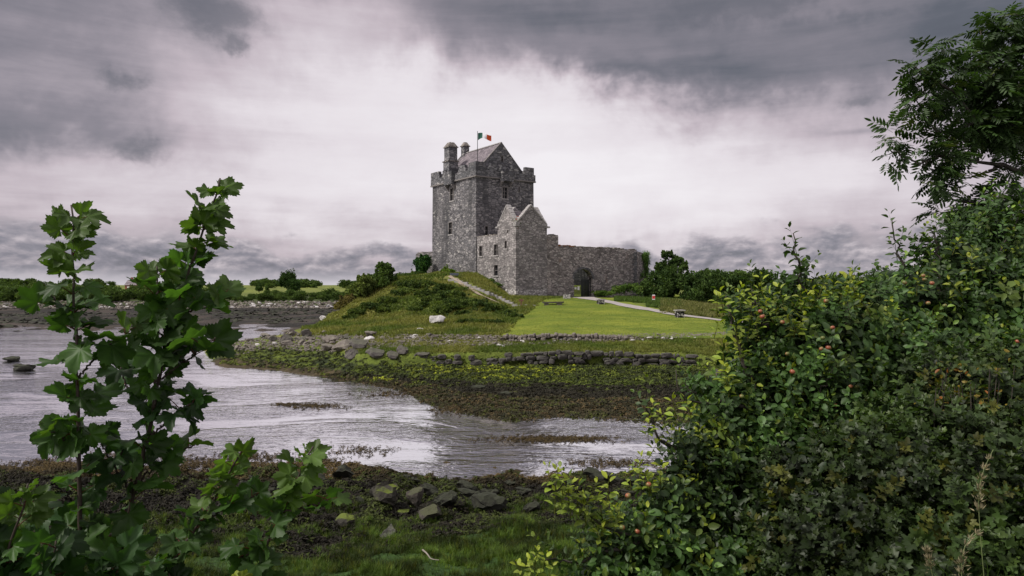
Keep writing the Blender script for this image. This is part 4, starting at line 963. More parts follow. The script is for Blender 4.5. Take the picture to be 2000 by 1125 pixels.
# rubble that nobody could count
def rubble(name, pts, sz, m_, label, cat, seed=0, flat=.7):
    mb = MB(); k = len(pts); pts = np.array(pts)
    tv = [rock_shape(100 + seed + i, IC1, 4, .2, flat) for i in range(4)]
    for i in range(4):
        q = pts[i::4]
        r_ = rotmats(len(q), direction=np.tile([[0, 0, 1.]], (len(q), 1)), tilt=.3)
        mb.scatter(tv[i][0], tv[i][1], q, r_, rng.uniform(sz[0], sz[1], len(q))[:, None] * rng.uniform(.7, 1.5, (len(q), 3)), np.ones((len(q), 3)))
    return tag(mb.build(name, m_), label, cat, kind='stuff')
def band_pts(n, pxr, top, bot, lift=.05):
    """cheap: sample in photo space, convert on a coarse table"""
    gx = np.linspace(pxr[0], pxr[1], 60); tab = []
    for x in gx:
        t0, b0 = np.interp(x, *top), np.interp(x, *bot)
        tab.append([tuple(ground_at(x, t0 + (b0 - t0) * j / 6)) for j in range(7)])
    tab = np.array(tab); a = rng.random(n) * 58.999; b_ = rng.random(n) * 5.999; i = a.astype(int); j = b_.astype(int); fa, fb_ = (a - i)[:, None], (b_ - j)[:, None]
    p = tab[i, j] * (1 - fa) * (1 - fb_) + tab[i + 1, j] * fa * (1 - fb_) + tab[i, j + 1] * (1 - fa) * fb_ + tab[i + 1, j + 1] * fa * fb_
    p[:, 2] = terrain(p[:, 0], p[:, 1])[0] + lift; return p
rubble('shingle', band_pts(2600, (450, 1000), ([450, 520, 650, 1000], [666, 650, 652, 658]), ([450, 520, 650, 760, 1000], [698, 682, 690, 680, 676])), (.05, .2), M['rock_grey'], 'loose grey brown shingle between the boulders of the castle shore', 'shingle')
rubble('pebbles', band_pts(1500, (985, 1420), ([985, 1420], [657, 650]), ([985, 1200, 1420], [676, 668, 655])), (.04, .13), M['rock_grey'], 'grey pebbles along the foot of the lawn edge', 'pebbles', 5)
# far shore boulder bank: individual stones
GR3 = 'boulders in the bank along the far left shore'
for i in range(170):
    Y = random.uniform(226, 244); px = random.uniform(-20, 655) if i % 3 else random.uniform(430, 655); X = (px - 1000) / F * Y; s = random.uniform(.4, 1.05)
    rock('pale' if random.random() < .5 else 'grey', (X, Y, hz(X, Y) + s * .3), (s * 1.2, s, s * .8), 'pale or grey boulder in the stone bank along the far left shore', GR3)
q = np.column_stack([rng.uniform(-175, -58, 2600), rng.uniform(222, 246, 2600), np.zeros(2600)]); q[:, 2] = terrain(q[:, 0], q[:, 1])[0] + .1
rubble('beach_stones', q, (.15, .55), M['rock_grey'], 'smaller stones filling the bank along the far left shore', 'stones', 9)

# ---- dry stone sea wall (lower) and retaining wall of the lawn
def course_wall(name, pxs, base_dy, courses, sz, m_, label, Yof, parent_cat='wall', dark=None, gap=0.0, ztopf=None):
    """stones laid in courses along the ground line; every stone a block with broken corners"""
    mb = MB(); tv = []
    for i in range(5):
        v, f = IC2; v = np.sign(v) * np.abs(v) ** .62; v = v + rng.normal(size=v.shape) * .09; tv.append((v, f))
    xs = np.linspace(pxs[0], pxs[1], 160); pts = np.array([((x - 1000) / F * Yof(x), Yof(x)) for x in xs])
    d = np.concatenate([[0], np.cumsum(np.hypot(*np.diff(pts, axis=0).T))])
    for c in range(courses):
        s = rng.uniform(0, .3)
        while s < d[-1]:
            w_ = rng.uniform(*sz); x = np.interp(s + w_ / 2, d, pts[:, 0]); y = np.interp(s + w_ / 2, d, pts[:, 1])
            f = (s / d[-1]); hcut = ztopf(f) if ztopf else 1.0
            if (c + 1) / courses <= hcut + .2 and rng.random() > gap:
                h_ = .42 * rng.uniform(.7, 1.2); zb_ = base_dy + c * .34 + .12 * math.sin(s * .35)
                i = rng.integers(5); v = tv[i][0] * (w_ / 2 * 1.0, .3, h_ / 2 * .95) * rng.uniform(.93, 1.06, 3)
                v = v @ rotmats(1, direction=np.array([[0, 0, 1.]]), tilt=.10)[0] if False else v; a = rng.uniform(-.35, .35); rot = np.array([[math.cos(a), -math.sin(a), 0], [math.sin(a), math.cos(a), 0], [0, 0, 1]])
                mb.add(v @ rot.T + (x, y + c * .05, zb_ + h_ / 2 + rng.uniform(-.04, .04)), tv[i][1])
            s += w_
    return tag(mb.build(name, m_), label, parent_cat)
course_wall('sea_wall', (985, 1352), .95, 3, (.35, 1.15), M['rock_wall'], 'low dark drystone sea wall of rounded blocks between the algae and the rough grass', lambda x: 57.15 + .15 * math.sin(x * .05), gap=.12, ztopf=lambda f: .45 + .9 * float(fbm(f * 9, 3.3, 5)) + .3 * f)
course_wall('sea_wall', (742, 984), .95, 2, (.4, .95), M['rock_wall'], 'broken left stretch of the dark drystone sea wall, sunk in grass', lambda x: 57.2 + max(0, 870 - x) * .020 + .2 * math.sin(x * .06), gap=.28)
course_wall('retaining_wall', (985, 1235), 2.12, 2, (.15, .55), M['rock_grey'], 'low rubble retaining wall holding up the front edge of the lawn', lambda x: 66.0 - max(0, x - 1150) * .004, gap=.12)

# ---- steps up to the castle
ST = [(885 + (1008 - 885) * (i / 15) ** .93, 547.5 + (599 - 547.5) * (i / 15) ** 1.02) for i in range(16)]
fs = None
for i, (px, py) in enumerate(ST):
    g_ = ground_at(px, py + .5)
    if i == 0: fs = empty('stone_steps', tuple(g_)); tag(fs, 'flight of pale stone steps climbing the grass slope to the castle door', 'steps')
    mb = MB(); w_ = random.uniform(1.3, 1.7); mb.box(-w_ / 2, w_ / 2, -.18, .30, -.4, .20, jit=.03)
    o = mb.build('step', M['coping'], fs); o.location = (g_.x - fs.location.x, g_.y - fs.location.y, g_.z - fs.location.z); o.rotation_euler = (0, 0, R(-20))
# terrace kerb below the turret
kb_ = MB(); 
for i in range(9):
    g_ = ground_at(1003 + i * 5, 598 + .2 * math.sin(i)); kb_.box(g_.x - .22, g_.x + .2, g_.y - .3, g_.y + .2, g_.z - .1, g_.z + .2, jit=.03)
tag(kb_.build('kerb', M['coping']), 'short pale stone kerb at the foot of the steps', 'kerb')
# post at the foot of the steps
g_ = ground_at(1018, 600); pe = empty('wooden_post', tuple(g_)); tag(pe, 'reddish wooden marker post at the foot of the steps', 'post')
mb = MB(); mb.box(-.09, .09, -.07, .07, -.2, 1.15); mb.build('post', M['rustwood'], pe); mb = MB(); mb.box(-.32, .32, -.1, -.075, .8, 1.1); mb.build('board', M['rustwood'], pe)
# bench by the top of the steps
g_ = ground_at(888, 541); be = empty('bench', (g_.x, g_.y, g_.z - .15), R(20)); be.scale = (.8, .8, .8); tag(be, 'small blue grey bench at the top of the steps against the tower', 'bench')
sm_ = plain('bench_paint', (.12, .14, .17), .7, .2)
mb = MB(); mb.box(-.9, .9, -.22, .22, .42, .48); mb.build('seat', sm_, be); mb = MB(); mb.box(-.9, .9, .2, .26, .55, .95); mb.build('backrest', sm_, be)
for x in (-.75, .75): mb = MB(); mb.box(x - .05, x + .05, -.2, .24, -.1, .42); mb.box(x - .045, x + .045, .18, .25, .421, .9); mb.build('leg', sm_, be)
# stone seat slabs near the gate (left)
g_ = ground_at(1080, 596); mb = MB(); mb.box(-1.5, 1.5, -.6, .6, .28, .46, jit=.06); mb.box(-1.2, -.6, -.4, .4, -.2, .279, jit=.02); mb.box(.5, 1.2, -.4, .4, -.2, .279, jit=.02)
o = mb.build('stone_slab', M['dressed'], loc=tuple(g_)); tag(o, 'grey stone slab seat beside the lawn in front of the turret', 'stone seat')
mb = MB(); g_ = ground_at(1107, 584); mb.box(-.55, .55, -.3, .3, -.2, .75, jit=.03); tag(mb.build('stone_block', M['plinth'], loc=tuple(g_)), 'squared stone block at the left foot of the gateway', 'stone block')
# cairn like pillars with flat caps
def cairn(px, py, w_, h_, label):
    g_ = ground_at(px, py); e = empty('stone_pillar', tuple(g_), R(12)); tag(e, label, 'stone pillar')
    mb = MB(); tv = rock_shape(71, IC2, 9, .05, .95); n = max(2, int(h_ / .2))
    for c in range(n):
        for side in range(4):
            for k in range(5):
                s_ = -w_ / 2 + w_ * (k + .5) / 5; ps = {0: (s_, -w_ / 2 + .08), 1: (s_, w_ / 2 - .08), 2: (-w_ / 2 + .08, s_), 3: (w_ / 2 - .08, s_)}[side]
                tint = 1
                mb.add(tv[0] * (w_ / 10 * 1.2, w_ / 10 * 1.2, h_ / n / 2 * 1.2) * rng.uniform(.8, 1.15, 3) + (ps[0], ps[1], h_ * (c + .5) / n), tv[1])
    mb.box(-w_ / 2 + .1, w_ / 2 - .1, -w_ / 2 + .1, w_ / 2 - .1, -.3, h_ - .03); mb.build('pillar_body', M['cairn'], e)
    mb = MB(); mb.box(-w_ / 2 - .06, w_ / 2 + .06, -w_ / 2 - .06, w_ / 2 + .06, h_ + .02, h_ + .15, jit=.015); mb.build('cap_stone', M['coping'], e)
def cairn_mat():
    m, t, b = mat('cairn_stone'); o = coords(t)
    vo = t.n.new('ShaderNodeTexVoronoi'); t.put(vo.inputs['Vector'], o); vo.inputs['Scale'].default_value = 3.6
    c = t.ramp(t.xyz(vo.outputs['Color'])[0], [(.25, (.03, .03, .03)), (.5, (.17, .16, .16)), (.7, (.55, .53, .52))], 'CONSTANT')
    t.put(b.inputs['Base Color'], c); b.inputs['Roughness'].default_value = .9; return m
M['cairn'] = cairn_mat()
cairn(1173, 594.5, .95, .62, 'low squat pillar of black and white stones on the path edge nearest the gate')
cairn(1327, 621, .92, .80, 'square pillar of black and white stones with a flat cap halfway down the path')
# signs
def sign(px, py, w_, h_, zc_, label, m_, stripes=False):
    g_ = ground_at(px, py); e = empty('sign', tuple(g_)); tag(e, label, 'sign')
    mb = MB(); mb.box(-.04, .04, -.03, .03, -.2, zc_ - h_ / 2); mb.build('post', M['wood'], e)
    mb = MB(); mb.box(-w_ / 2, w_ / 2, -.06, -.031, zc_ - h_ / 2, zc_ + h_ / 2); p = mb.build('panel', m_, e)
    if stripes:
        mb = MB(); mb.box(-w_ / 2 + .02, w_ / 2 - .02, -.075, -.061, zc_ - h_ * .28, zc_ + h_ * .26); mb.build('red_panel', M['red_paint'], p)
sign(1191, 577, .62, .5, .55, 'small white notice board on the grass right of the gateway', M['white_paint'])
sign(1276.5, 590, .46, .8, .75, 'white sign with a red panel on the bank beyond the path', M['white_paint'], True)
g_ = on_v(1053.5, 580, TY0 - .25); mb = MB(); mb.box(g_[0] - .2, g_[0] + .2, TY0 - .36, TY0 - .28, g_[1] - .25, g_[1] + .25)
o = mb.build('plaque', M['white_paint']); o.matrix_world = Matrix.Translation(cworld(0, 0, 0)) @ Matrix.Rotation(CA, 4, 'Z'); tag(o, 'small white plaque at the foot of the turret wall', 'plaque')

# ---- house far off on the left
Yh = 380; he = empty('distant_house', tuple(P(263, 562, Yh))); tag(he, 'distant red brick house with a grey roof and chimneys seen between the sycamore stems', 'house')
brick = plain('house_brick', (.24, .085, .055), .9, .3, 1.0); mb = MB(); hw_ = 5.2
mb.box(-hw_, hw_, 0, 7, -3, 1.4); mb.prism([(1.2, 1.39), (4.2, 1.39), (4.2, 2.6), (2.7, 4.4), (1.2, 2.6)], 'y', -.4, .4); mb.build('wall', brick, he)
mb = MB(); v = [(-hw_ - .3, -.4, 1.35), (hw_ + .3, -.4, 1.35), (hw_ + .3, 3.5, 4.2), (-hw_ - .3, 3.5, 4.2), (-hw_ - .3, 7.4, 1.35), (hw_ + .3, 7.4, 1.35)]
mb.add(v, [(0, 1, 2, 3), (3, 2, 5, 4), (0, 3, 4), (1, 5, 2), (0, 4, 5, 1)]); ro = mb.build('roof', M['slate'], he)
for x in (-3.2, 3.4): mb = MB(); mb.box(x - .5, x + .5, 3, 4, 3.2, 5.6); mb.build('chimney', brick, ro)
for x, zz, w_ in ((-3.2, 0, .6), (-.8, 0, .6), (2.2, 0, .5), (3.3, 0, .5), (2.7, 2.4, .45)):
    mb = MB(); mb.box(x - w_, x + w_, -.46, -.41, zz - .7, zz + .7); mb.build('window', M['white_paint'], he)

# ================================================================ vegetation
SPK = (np.array([(-.5, 0, 0), (-.1, -.22, .05), (.5, 0, .02), (-.05, .22, .05), (0, -.1, -.5), (.12, .16, .5)]), [(0, 1, 2, 3), (0, 4, 2, 5)])
def sphere_pts(n, bias=.45):
    d = rng.normal(size=(n, 3)); d /= np.linalg.norm(d, axis=1)[:, None]
    return d, rng.random(n) ** bias
def crown(mb, blobs, n, size, c0, c1, floor=None, bias=.42, lump=.6):
    """leaf clumps filling ellipsoids (x,y,z,rx,ry,rz)"""
    n = int(n * 1.8); size = size * .80
    B = np.array(blobs, float); wgt = (B[:, 3] * B[:, 4] + B[:, 3] * B[:, 5] + B[:, 4] * B[:, 5]); k = rng.choice(len(B), n, p=wgt / wgt.sum())
    d, r = sphere_pts(n, bias); lum = 1 + lump * (fbm(d[:, 0] * 2.2 + k * 3.1, d[:, 1] * 2.2 + d[:, 2] * 2.2, 17, 3) - .5) * 2
    pos = B[k, :3] + d * (r * lum)[:, None] * B[k, 3:6]
    f = fbm(pos[:, 0] / (size * 5), pos[:, 2] / (size * 5) + pos[:, 1] / (size * 7), 33, 3)
    keepm = f > .36
    if floor is not None: keepm &= pos[:, 2] > floor
    pos = pos[keepm]; f = f[keepm]; d = d[keepm]
    mixv = np.clip((f - .35) * 2.6 + rng.normal(size=len(pos)) * .18, 0, 1)[:, None]
    cc = (np.array(c0) * (1 - mixv) + np.array(c1) * mixv) * rng.uniform(.75, 1.3, (len(pos), 1))
    mb.scatter(*SPK, pos, rotmats(len(pos), direction=d + (0, 0, .5), tilt=.8), size * rng.uniform(.6, 1.5, len(pos)), cc)
def limb(mb, a, b_, r0, r1, bend=.12, n=6, seg=6):
    a, b_ = np.array(a, float), np.array(b_, float); t = np.linspace(0, 1, n)[:, None]
    p = a + (b_ - a) * t + np.sin(t * math.pi) * rng.normal(size=3) * bend * np.linalg.norm(b_ - a) + rng.normal(size=(n, 3)) * bend * .12 * np.linalg.norm(b_ - a) * np.sin(t * math.pi)
    mb.tube(p, np.linspace(r0, r1, n), seg); return p
def tree(name, loc, w_, h_, n, size, c0, c1, label, cat='tree', group=None, trunkf=.25, nb=7, spread=.55, feather=False, seed=None):
    """trunk with limbs and a clumped crown; w_ and h_ overall"""
    e = empty(name, loc); tag(e, label, cat, group); blobs = []; tk = MB(); th_ = h_ * trunkf
    limb(tk, (0, 0, -.3), (0, 0, h_ * .7), w_ * .035 + .05, w_ * .012, .05)
    for i in range(nb):
        a = rng.uniform(0, 6.28); rr = rng.uniform(.15, spread) * w_ * .5; zc_ = rng.uniform(th_ + h_ * .12, h_ * .84)
        rr *= 1 - .5 * max(0, zc_ / h_ - .5); s = rng.uniform(.17, .27) * w_
        sz = min(s * rng.uniform(.7, 1.0), max(.1 * h_, zc_ - th_ * .5)); sz = min(sz, h_ - zc_ + .02)
        c = (math.cos(a) * rr, math.sin(a) * rr, zc_); blobs.append(c + (s, s, sz))
        limb(tk, (0, 0, th_ * rng.uniform(.5, 1)), c, w_ * .015 + .02, .01)
    blobs.append((0, 0, th_ + (h_ - th_) * .5, w_ * .30, w_ * .30, (h_ - th_) * .44))
    if feather:
        for i in range(9):
            a = rng.uniform(0, 6.28); q = (math.cos(a) * w_ * .2, math.sin(a) * w_ * .2, h_ * rng.uniform(.95, 1.12)); limb(tk, (0, 0, h_ * .6), q, .03, .01); blobs.append(q + (w_ * .05, w_ * .05, h_ * .09))
    tk.build('trunk', M['bark'], e); cr = MB(); crown(cr, blobs, n, size, c0, c1, floor=.05); cr.build('crown', M['leaf_far'], e); return e
def place_tree(src, loc, s, label, rz=None, group=None):
    c = copy_tree(src); c.location = loc; c.scale = s if isinstance(s, tuple) else (s, s, s); c.rotation_euler = (0, 0, random.uniform(0, 6.28) if rz is None else rz)
    if label: c['label'] = label
    if group: c['group'] = group
    return c
DK, MD = (.018, .036, .012), (.052, .085, .022)
def bush_thing(name, loc, blobs, n, size, c0, c1, label, cat='bush', group=None, floor=None, stems=5):
    e = empty(name, loc); tag(e, label, cat, group); tk = MB()
    for b_ in (blobs * 3)[:stems]: limb(tk, (rng.uniform(-.2, .2), rng.uniform(-.2, .2), -.3), b_[:3], .06, .015)
    tk.build('stem', M['bark'], e); cr = MB(); crown(cr, blobs, n, size, c0, c1, floor); cr.build('foliage', M['leaf_far'], e); return e
def bpx(px, py, Y, w_, h_, dpt=None):
    """ellipsoid centred at a photo position, radii given in photo pixels"""
    p = P(px, py, Y); m_ = Y / F; return (p.x, p.y, p.z, w_ * m_, (dpt or w_) * m_, h_ * m_)
def px_bush(name, Y, ell, n, size, c0, c1, label, cat='bush', group=None, stems=5):
    B = [bpx(*((x, y, Y + (q[0] if q else 0), a, b_))) for x, y, a, b_, *q in ell]
    if 'weed' not in name:
        for b_ in list(B):
            for _ in range(3):                       # shoots breaking the outline
                a = rng.uniform(-.9, .9); B.append((b_[0] + a * b_[3], b_[1] + rng.uniform(-.5, .5) * b_[4], b_[2] + b_[5] * (math.sqrt(1 - a * a) * .95 + rng.uniform(-.05, .2)), b_[3] * rng.uniform(.08, .2), b_[3] * .15, b_[5] * rng.uniform(.15, .42)))
    cx = sum(b_[0] for b_ in B) / len(B); cz = hz(cx, Y)
    B = [(b_[0] - cx, b_[1] - Y, b_[2] - cz, b_[3], b_[4], b_[5]) for b_ in B]
    return bush_thing(name, (cx, Y, cz), B, n, size, c0, c1, label, cat, group, -.3, stems)

# shrubs round the castle mound
px_bush('round_bush', 136, [(823, 518, 16, 15), (830, 512, 12, 11), (816, 526, 10, 10)], 2600, .42, (.012, .035, .012), (.04, .085, .022), 'round dark green bush in front of the ruined wall left of the tower')
px_bush('thorn_shrub', 113, [(748, 556, 27, 28), (735, 575, 28, 22), (750, 532, 15, 16), (757, 522, 8, 8), (743, 520, 6, 7), (764, 529, 6, 6), (768, 545, 8, 6), (725, 560, 22, 20)], 7500, .40, (.03, .05, .014), (.065, .10, .025), 'tall green thorn shrub with feathery top on the left slope of the mound', stems=9)
px_bush('thorn_shrub', 110, [(700, 572, 24, 20), (712, 556, 18, 16), (690, 590, 22, 16), (707, 548, 9, 9)], 4600, .40, (.035, .05, .014), (.095, .12, .03), 'rounded olive thorn shrub left of the tall feathery one on the mound')
px_bush('thorn_shrub', 108, [(676, 596, 17, 16), (664, 604, 13, 12), (690, 604, 16, 12), (684, 584, 10, 9)], 3400, .38, (.045, .042, .017), (.12, .10, .035), 'brownish low thorn shrub at the left end of the mound')
px_bush('leafy_bush', 122, [(798, 540, 26, 7), (820, 537, 22, 6), (775, 546, 12, 8)], 2600, .38, (.022, .042, .012), (.075, .105, .025), 'low leafy bush along the skyline of the mound under the ruined wall')
px_bush('leafy_bush', 121, [(873, 533, 13, 10), (882, 536, 12, 8), (863, 537, 8, 6)], 1700, .32, (.04, .07, .012), (.12, .17, .03), 'bright green tuft of shrubs against the foot of the tower')
# bramble sprawl on the mound
for i, (lb, pts) in enumerate([
    ('broad dark bramble thicket below the dirt path on the mound', [(922, 596, 30, 12), (950, 607, 32, 12), (890, 585, 26, 12), (982, 616, 26, 9), (895, 600, 26, 11), (1004, 622, 16, 8)]),
    ('dark bramble patch just above the large white boulder', [(866, 607, 18, 9), (885, 596, 22, 9), (905, 618, 22, 9)]),
    ('bramble patch along the top of the mound left of the dirt path', [(830, 558, 36, 9), (858, 566, 28, 9), (800, 560, 24, 9)]),
    ('slanting bramble patch on the left flank of the mound', [(760, 590, 20, 9), (780, 578, 20, 9), (745, 605, 16, 8), (800, 570, 18, 8)]),
    ('small bramble clump in the middle of the grassy mound face', [(812, 606, 16, 6), (824, 598, 12, 5)]),
    ('bramble thicket low on the left flank of the mound above the shore boulders', [(700, 612, 18, 7), (722, 602, 20, 8), (690, 622, 14, 5)]),
    ('wide bramble thicket across the middle of the mound', [(850, 588, 24, 9), (875, 580, 24, 9), (835, 578, 20, 8), (900, 568, 16, 6)]),
    ('bramble strip between the mound and the mown lawn', [(950, 632, 26, 6), (980, 634, 22, 6), (920, 632, 20, 6)])]):
    g0 = [ground_at(x, y) for x, y, a, b_ in pts]; c = g0[0]
    B = [(g_.x - c.x, g_.y - c.y, g_.z - c.z + .1, a * g_.y / F * 1.1, b_ * g_.y / F * 2.4, b_ * g_.y / F * 1.05) for g_, (x, y, a, b_) in zip(g0, pts)]
    e = empty('bramble_patch', tuple(c)); tag(e, lb, 'bramble'); mb = MB(); crown(mb, B, 1500 * len(pts), .32, (.018, .032, .010), (.070, .095, .022), None, .35, .6); mb.build('foliage', M['leaf_far'], e)

# right of the castle: trees and bushes
RT = [('leafy_tree', 128, [(1290, 560, 30, 30), (1310, 548, 22, 24), (1268, 568, 20, 18), (1325, 562, 20, 20), (1280, 590, 26, 12)], 6500, 'dark green bush against the right end of the courtyard wall'),
      ('leafy_tree', 134, [(1308, 520, 15, 18), (1298, 502, 7, 12), (1310, 498, 5, 8), (1318, 510, 9, 10), (1335, 520, 10, 8), (1290, 522, 10, 9), (1330, 508, 5, 5), (1300, 535, 22, 14)], 3400, 'thin topped tree rising above the bush beside the courtyard wall'),
      ('leafy_tree', 126, [(1362, 560, 28, 24), (1340, 552, 20, 18), (1384, 556, 24, 20), (1345, 584, 20, 14), (1380, 590, 22, 12)], 3600, 'rounded green bush right of the courtyard wall above the tall grass'),
      ('leafy_tree', 118, [(1352, 580, 20, 19), (1360, 594, 18, 12)], 2400, 'small round bush in the tall grass right of the red and white sign'),
      ('leafy_tree', 136, [(1405, 548, 34, 20), (1370, 552, 24, 20), (1425, 570, 36, 20), (1390, 568, 24, 16), (1440, 545, 26, 15)], 5200, 'broad green tree left of centre of the wood behind the path'),
      ('leafy_tree', 142, [(1475, 548, 28, 20), (1492, 540, 16, 14), (1470, 570, 36, 24), (1500, 562, 24, 22)], 5200, 'dense tree with a flat dark top behind the apple bush leader'),
      ('leafy_tree', 132, [(1420, 592, 34, 14), (1455, 594, 32, 14), (1480, 598, 28, 12)], 4200, 'low spreading bushes at the edge of the tall grass behind the path'),
      ('leafy_tree', 150, [(1550, 556, 34, 16), (1580, 566, 34, 20), (1540, 575, 34, 20)], 4400, 'green tree of the wood seen over the left part of the apple bush'),
      ('leafy_tree', 146, [(1360, 548, 26, 14), (1390, 542, 24, 14), (1335, 552, 18, 14)], 3000, 'dark skyline tree behind the rounded bush right of the courtyard wall'),
      ('leafy_tree', 158, [(1630, 548, 22, 12), (1650, 545, 16, 10), (1615, 562, 34, 20), (1660, 562, 30, 18)], 4400, 'domed dark tree on the skyline over the middle of the apple bush'),
      ('leafy_tree', 162, [(1720, 545, 26, 18), (1700, 562, 34, 20), (1750, 560, 40, 24)], 4000, 'dark skyline tree partly hidden by the apple bush top'),
      ('leafy_tree', 128, [(1520, 600, 44, 18), (1570, 606, 44, 20), (1620, 606, 40, 22)], 4200, 'low hedge like bushes behind the apple bush at path level')]
for nm, Y, ell, n, lb in RT:
    px_bush(nm, Y, ell, n, .44, (.018, .034, .011), (.058, .092, .024), lb, 'tree' if 'tree' in lb else 'bush', stems=6)
# weeds at the foot of the courtyard wall
px_bush('weed_clump', 123, [(1180, 572, 24, 5), (1215, 565, 22, 8), (1235, 562, 18, 9), (1172, 576, 12, 5)], 1800, .28, (.03, .06, .012), (.09, .13, .028), 'rank green weeds growing along the foot of the courtyard wall', 'weeds')
px_bush('weed_clump', 113, [(1015, 590, 14, 4), (1035, 588, 16, 4), (1060, 587, 14, 4), (1090, 588, 12, 3)], 1200, .24, (.03, .06, .012), (.09, .13, .028), 'rank green weeds along the foot of the turret', 'weeds')
px_bush('weed_clump', 116, [(946, 549, 20, 7, 3), (966, 559, 16, 7, 2), (984, 571, 13, 7, 1), (998, 583, 9, 5, -1), (918, 541, 18, 5, 5)], 2600, .28, (.03, .058, .012), (.08, .12, .026), 'tall green weeds between the steps and the wing wall', 'weeds')

# far shore on the left: bush templates copied many times
tmpl = [tree('shore_bush', (0, 0, -50), 9, 5.2, 1100, .62, (.028, .048, .015), (.075, .110, .028), 'x', 'bush', 'bushes along the far left shore', trunkf=.02, nb=6, spread=.8) for _ in range(4)]
first = set()
for i in range(165):
    row = i % 3; Y = (250, 264, 282)[row] + random.uniform(-5, 7); X = -200 + (i // 3) * 3.3 + random.uniform(-3, 3)
    px = 1000 + F * X / Y
    if px > 700: continue
    s = random.uniform(.5, 1.15) * (1, 1.0, 1.05)[row] * (1 if px < 430 else .62); src = tmpl[i % 4]
    place_tree(src, (X, Y, hz(X, Y) - .2), (s * 1.15, s, s * random.uniform(.85, 1.1)), 'dark green bush in the scrub belt along the far left shore')
for i in range(70):
    Y = random.uniform(430, 560); px = random.uniform(-40, 760) if i % 4 else random.uniform(980, 2100); X = (px - 1000) / F * Y; s = random.uniform(.55, 1.25)
    place_tree(tmpl[i % 4], (X, Y, hz(X, Y) - .3), (s * 1.6, s, s * 1.05), 'small dark tree or hedge on the far green fields', group='hedges and small trees on the far fields')
for px, Y, s, lb in ((560, 300, 1, 'x'),):
    pass
t1 = tree('field_tree', tuple(P(563, 574, 300)), 9.5, 10.8, 4800, .60, DK, (.045, .075, .022), 'tall windswept tree standing alone on the far left field', trunkf=.2, nb=9)
t2 = tree('field_tree', tuple(P(577, 576, 296)), 8.5, 7.2, 3000, .55, DK, (.045, .08, .02), 'round tree overlapping the tall lone tree on its right side', trunkf=.06, nb=8)
tree('field_tree', tuple(P(506, 570, 310)), 4.2, 3.8, 900, .45, DK, MD, 'small round tree left of the tall lone tree in the field', trunkf=.12)
tree('field_tree', tuple(P(522, 572, 310)), 2.6, 2.9, 600, .45, DK, MD, 'smaller bushy tree next to the small round one in the field', trunkf=.12)
tree('field_tree', tuple(P(585, 595, 262)), 4.2, 4.4, 1200, .45, (.05, .08, .015), (.12, .16, .03), 'yellow green bush brighter than its neighbours on the far shore', 'bush', trunkf=.03)
for t_ in tmpl:
    for ch in list(t_.children): bpy.data.objects.remove(ch)
    bpy.data.objects.remove(t_)

# ---- grass tufts
def tuft(nb=7, seed=1, spread=.5, h=1.0, wd=.035, segs=2):
    r = np.random.default_rng(seed); V = []; Fc = []
    for i in range(nb):
        a = r.uniform(0, 6.28); lean = r.uniform(.05, spread); hh = h * r.uniform(.55, 1); bx_, by = r.normal(0, .09, 2); dx_, dy_ = math.cos(a), math.sin(a); nx, ny = -dy_, dx_; k = len(V)
        for j in range(segs + 1):
            t = j / segs; cx = bx_ + dx_ * lean * t * t * hh; cy = by + dy_ * lean * t * t * hh; z = hh * t * (1 - .25 * lean * t); ww = wd * (1 - t * .92)
            V += [(cx - nx * ww, cy - ny * ww, z), (cx + nx * ww, cy + ny * ww, z)]
        for j in range(segs): Fc.append((k + 2 * j, k + 2 * j + 1, k + 2 * j + 3, k + 2 * j + 2))
    return np.array(V), Fc
def up_rot(n, tilt=.12): return rotmats(n, direction=np.tile([[0, 0, 1.]], (n, 1)), tilt=tilt)
def sample_ground(n, pxr, Yr, pw=1.0):
    Y = Yr[0] + (Yr[1] - Yr[0]) * rng.random(n) ** pw; px = rng.uniform(*pxr, n); X = (px - 1000) / F * Y
    z, k = terrain(X, Y); return px, X, Y, z, k
PW = np.array([tuple(ground_at(*a)[:2]) for a in [(878, 541), (886, 546), (900, 556), (914, 566), (935, 577), (958, 588), (975, 594)]] + [tuple(ground_at(*a)[:2]) for a in ST])
def off_path(X, Y, d=1.0): return np.min(np.hypot(X[:, None] - PW[None, :, 0], Y[:, None] - PW[None, :, 1]), axis=1) > d
# near meadow
px, X, Y, z, k = sample_ground(90000, (150, 2700), (12.2, 20.5))
dens = fbm(X * .9, Y * .9, 61); m = (k < 3.12 + (dens - .5) * 1.2) & (rng.random(len(X)) < np.clip((dens - .28) * 4, .25, 1))
pos = np.column_stack([X, Y, z - .02])[m]; dd = dens[m]; lite = np.clip((fbm(X * 2.2, Y * 2.2, 64)[m] - .35) * 3, .25, 1.5)[:, None]
cg = np.array([.080, .130, .022]) * lite * rng.uniform(.6, 1.5, (len(pos), 1)) + np.array([.05, .04, .0]) * (rng.random((len(pos), 1)) < .12)
mb = MB()
for s_ in range(3):
    q = np.arange(s_, len(pos), 3); tv = tuft(8, s_ + 5, .8, 1, .028); mb.scatter(tv[0], tv[1], pos[q], up_rot(len(q)), rng.uniform(.10, .24, len(q)) * (0.35 + 1.3 * dd[q]), cg[q])
q = rng.integers(0, len(pos), 500); tv = tuft(4, 3, 1.2, 1, .02); mb.scatter(tv[0], tv[1], pos[q], up_rot(500, .5), rng.uniform(.08, .2, 500), np.array([.30, .27, .17]) * rng.uniform(.5, 1.1, (500, 1)))
tag(mb.build('grass', M['grass']), 'lush dark green grass at the bottom of the near bank', 'grass', kind='stuff')
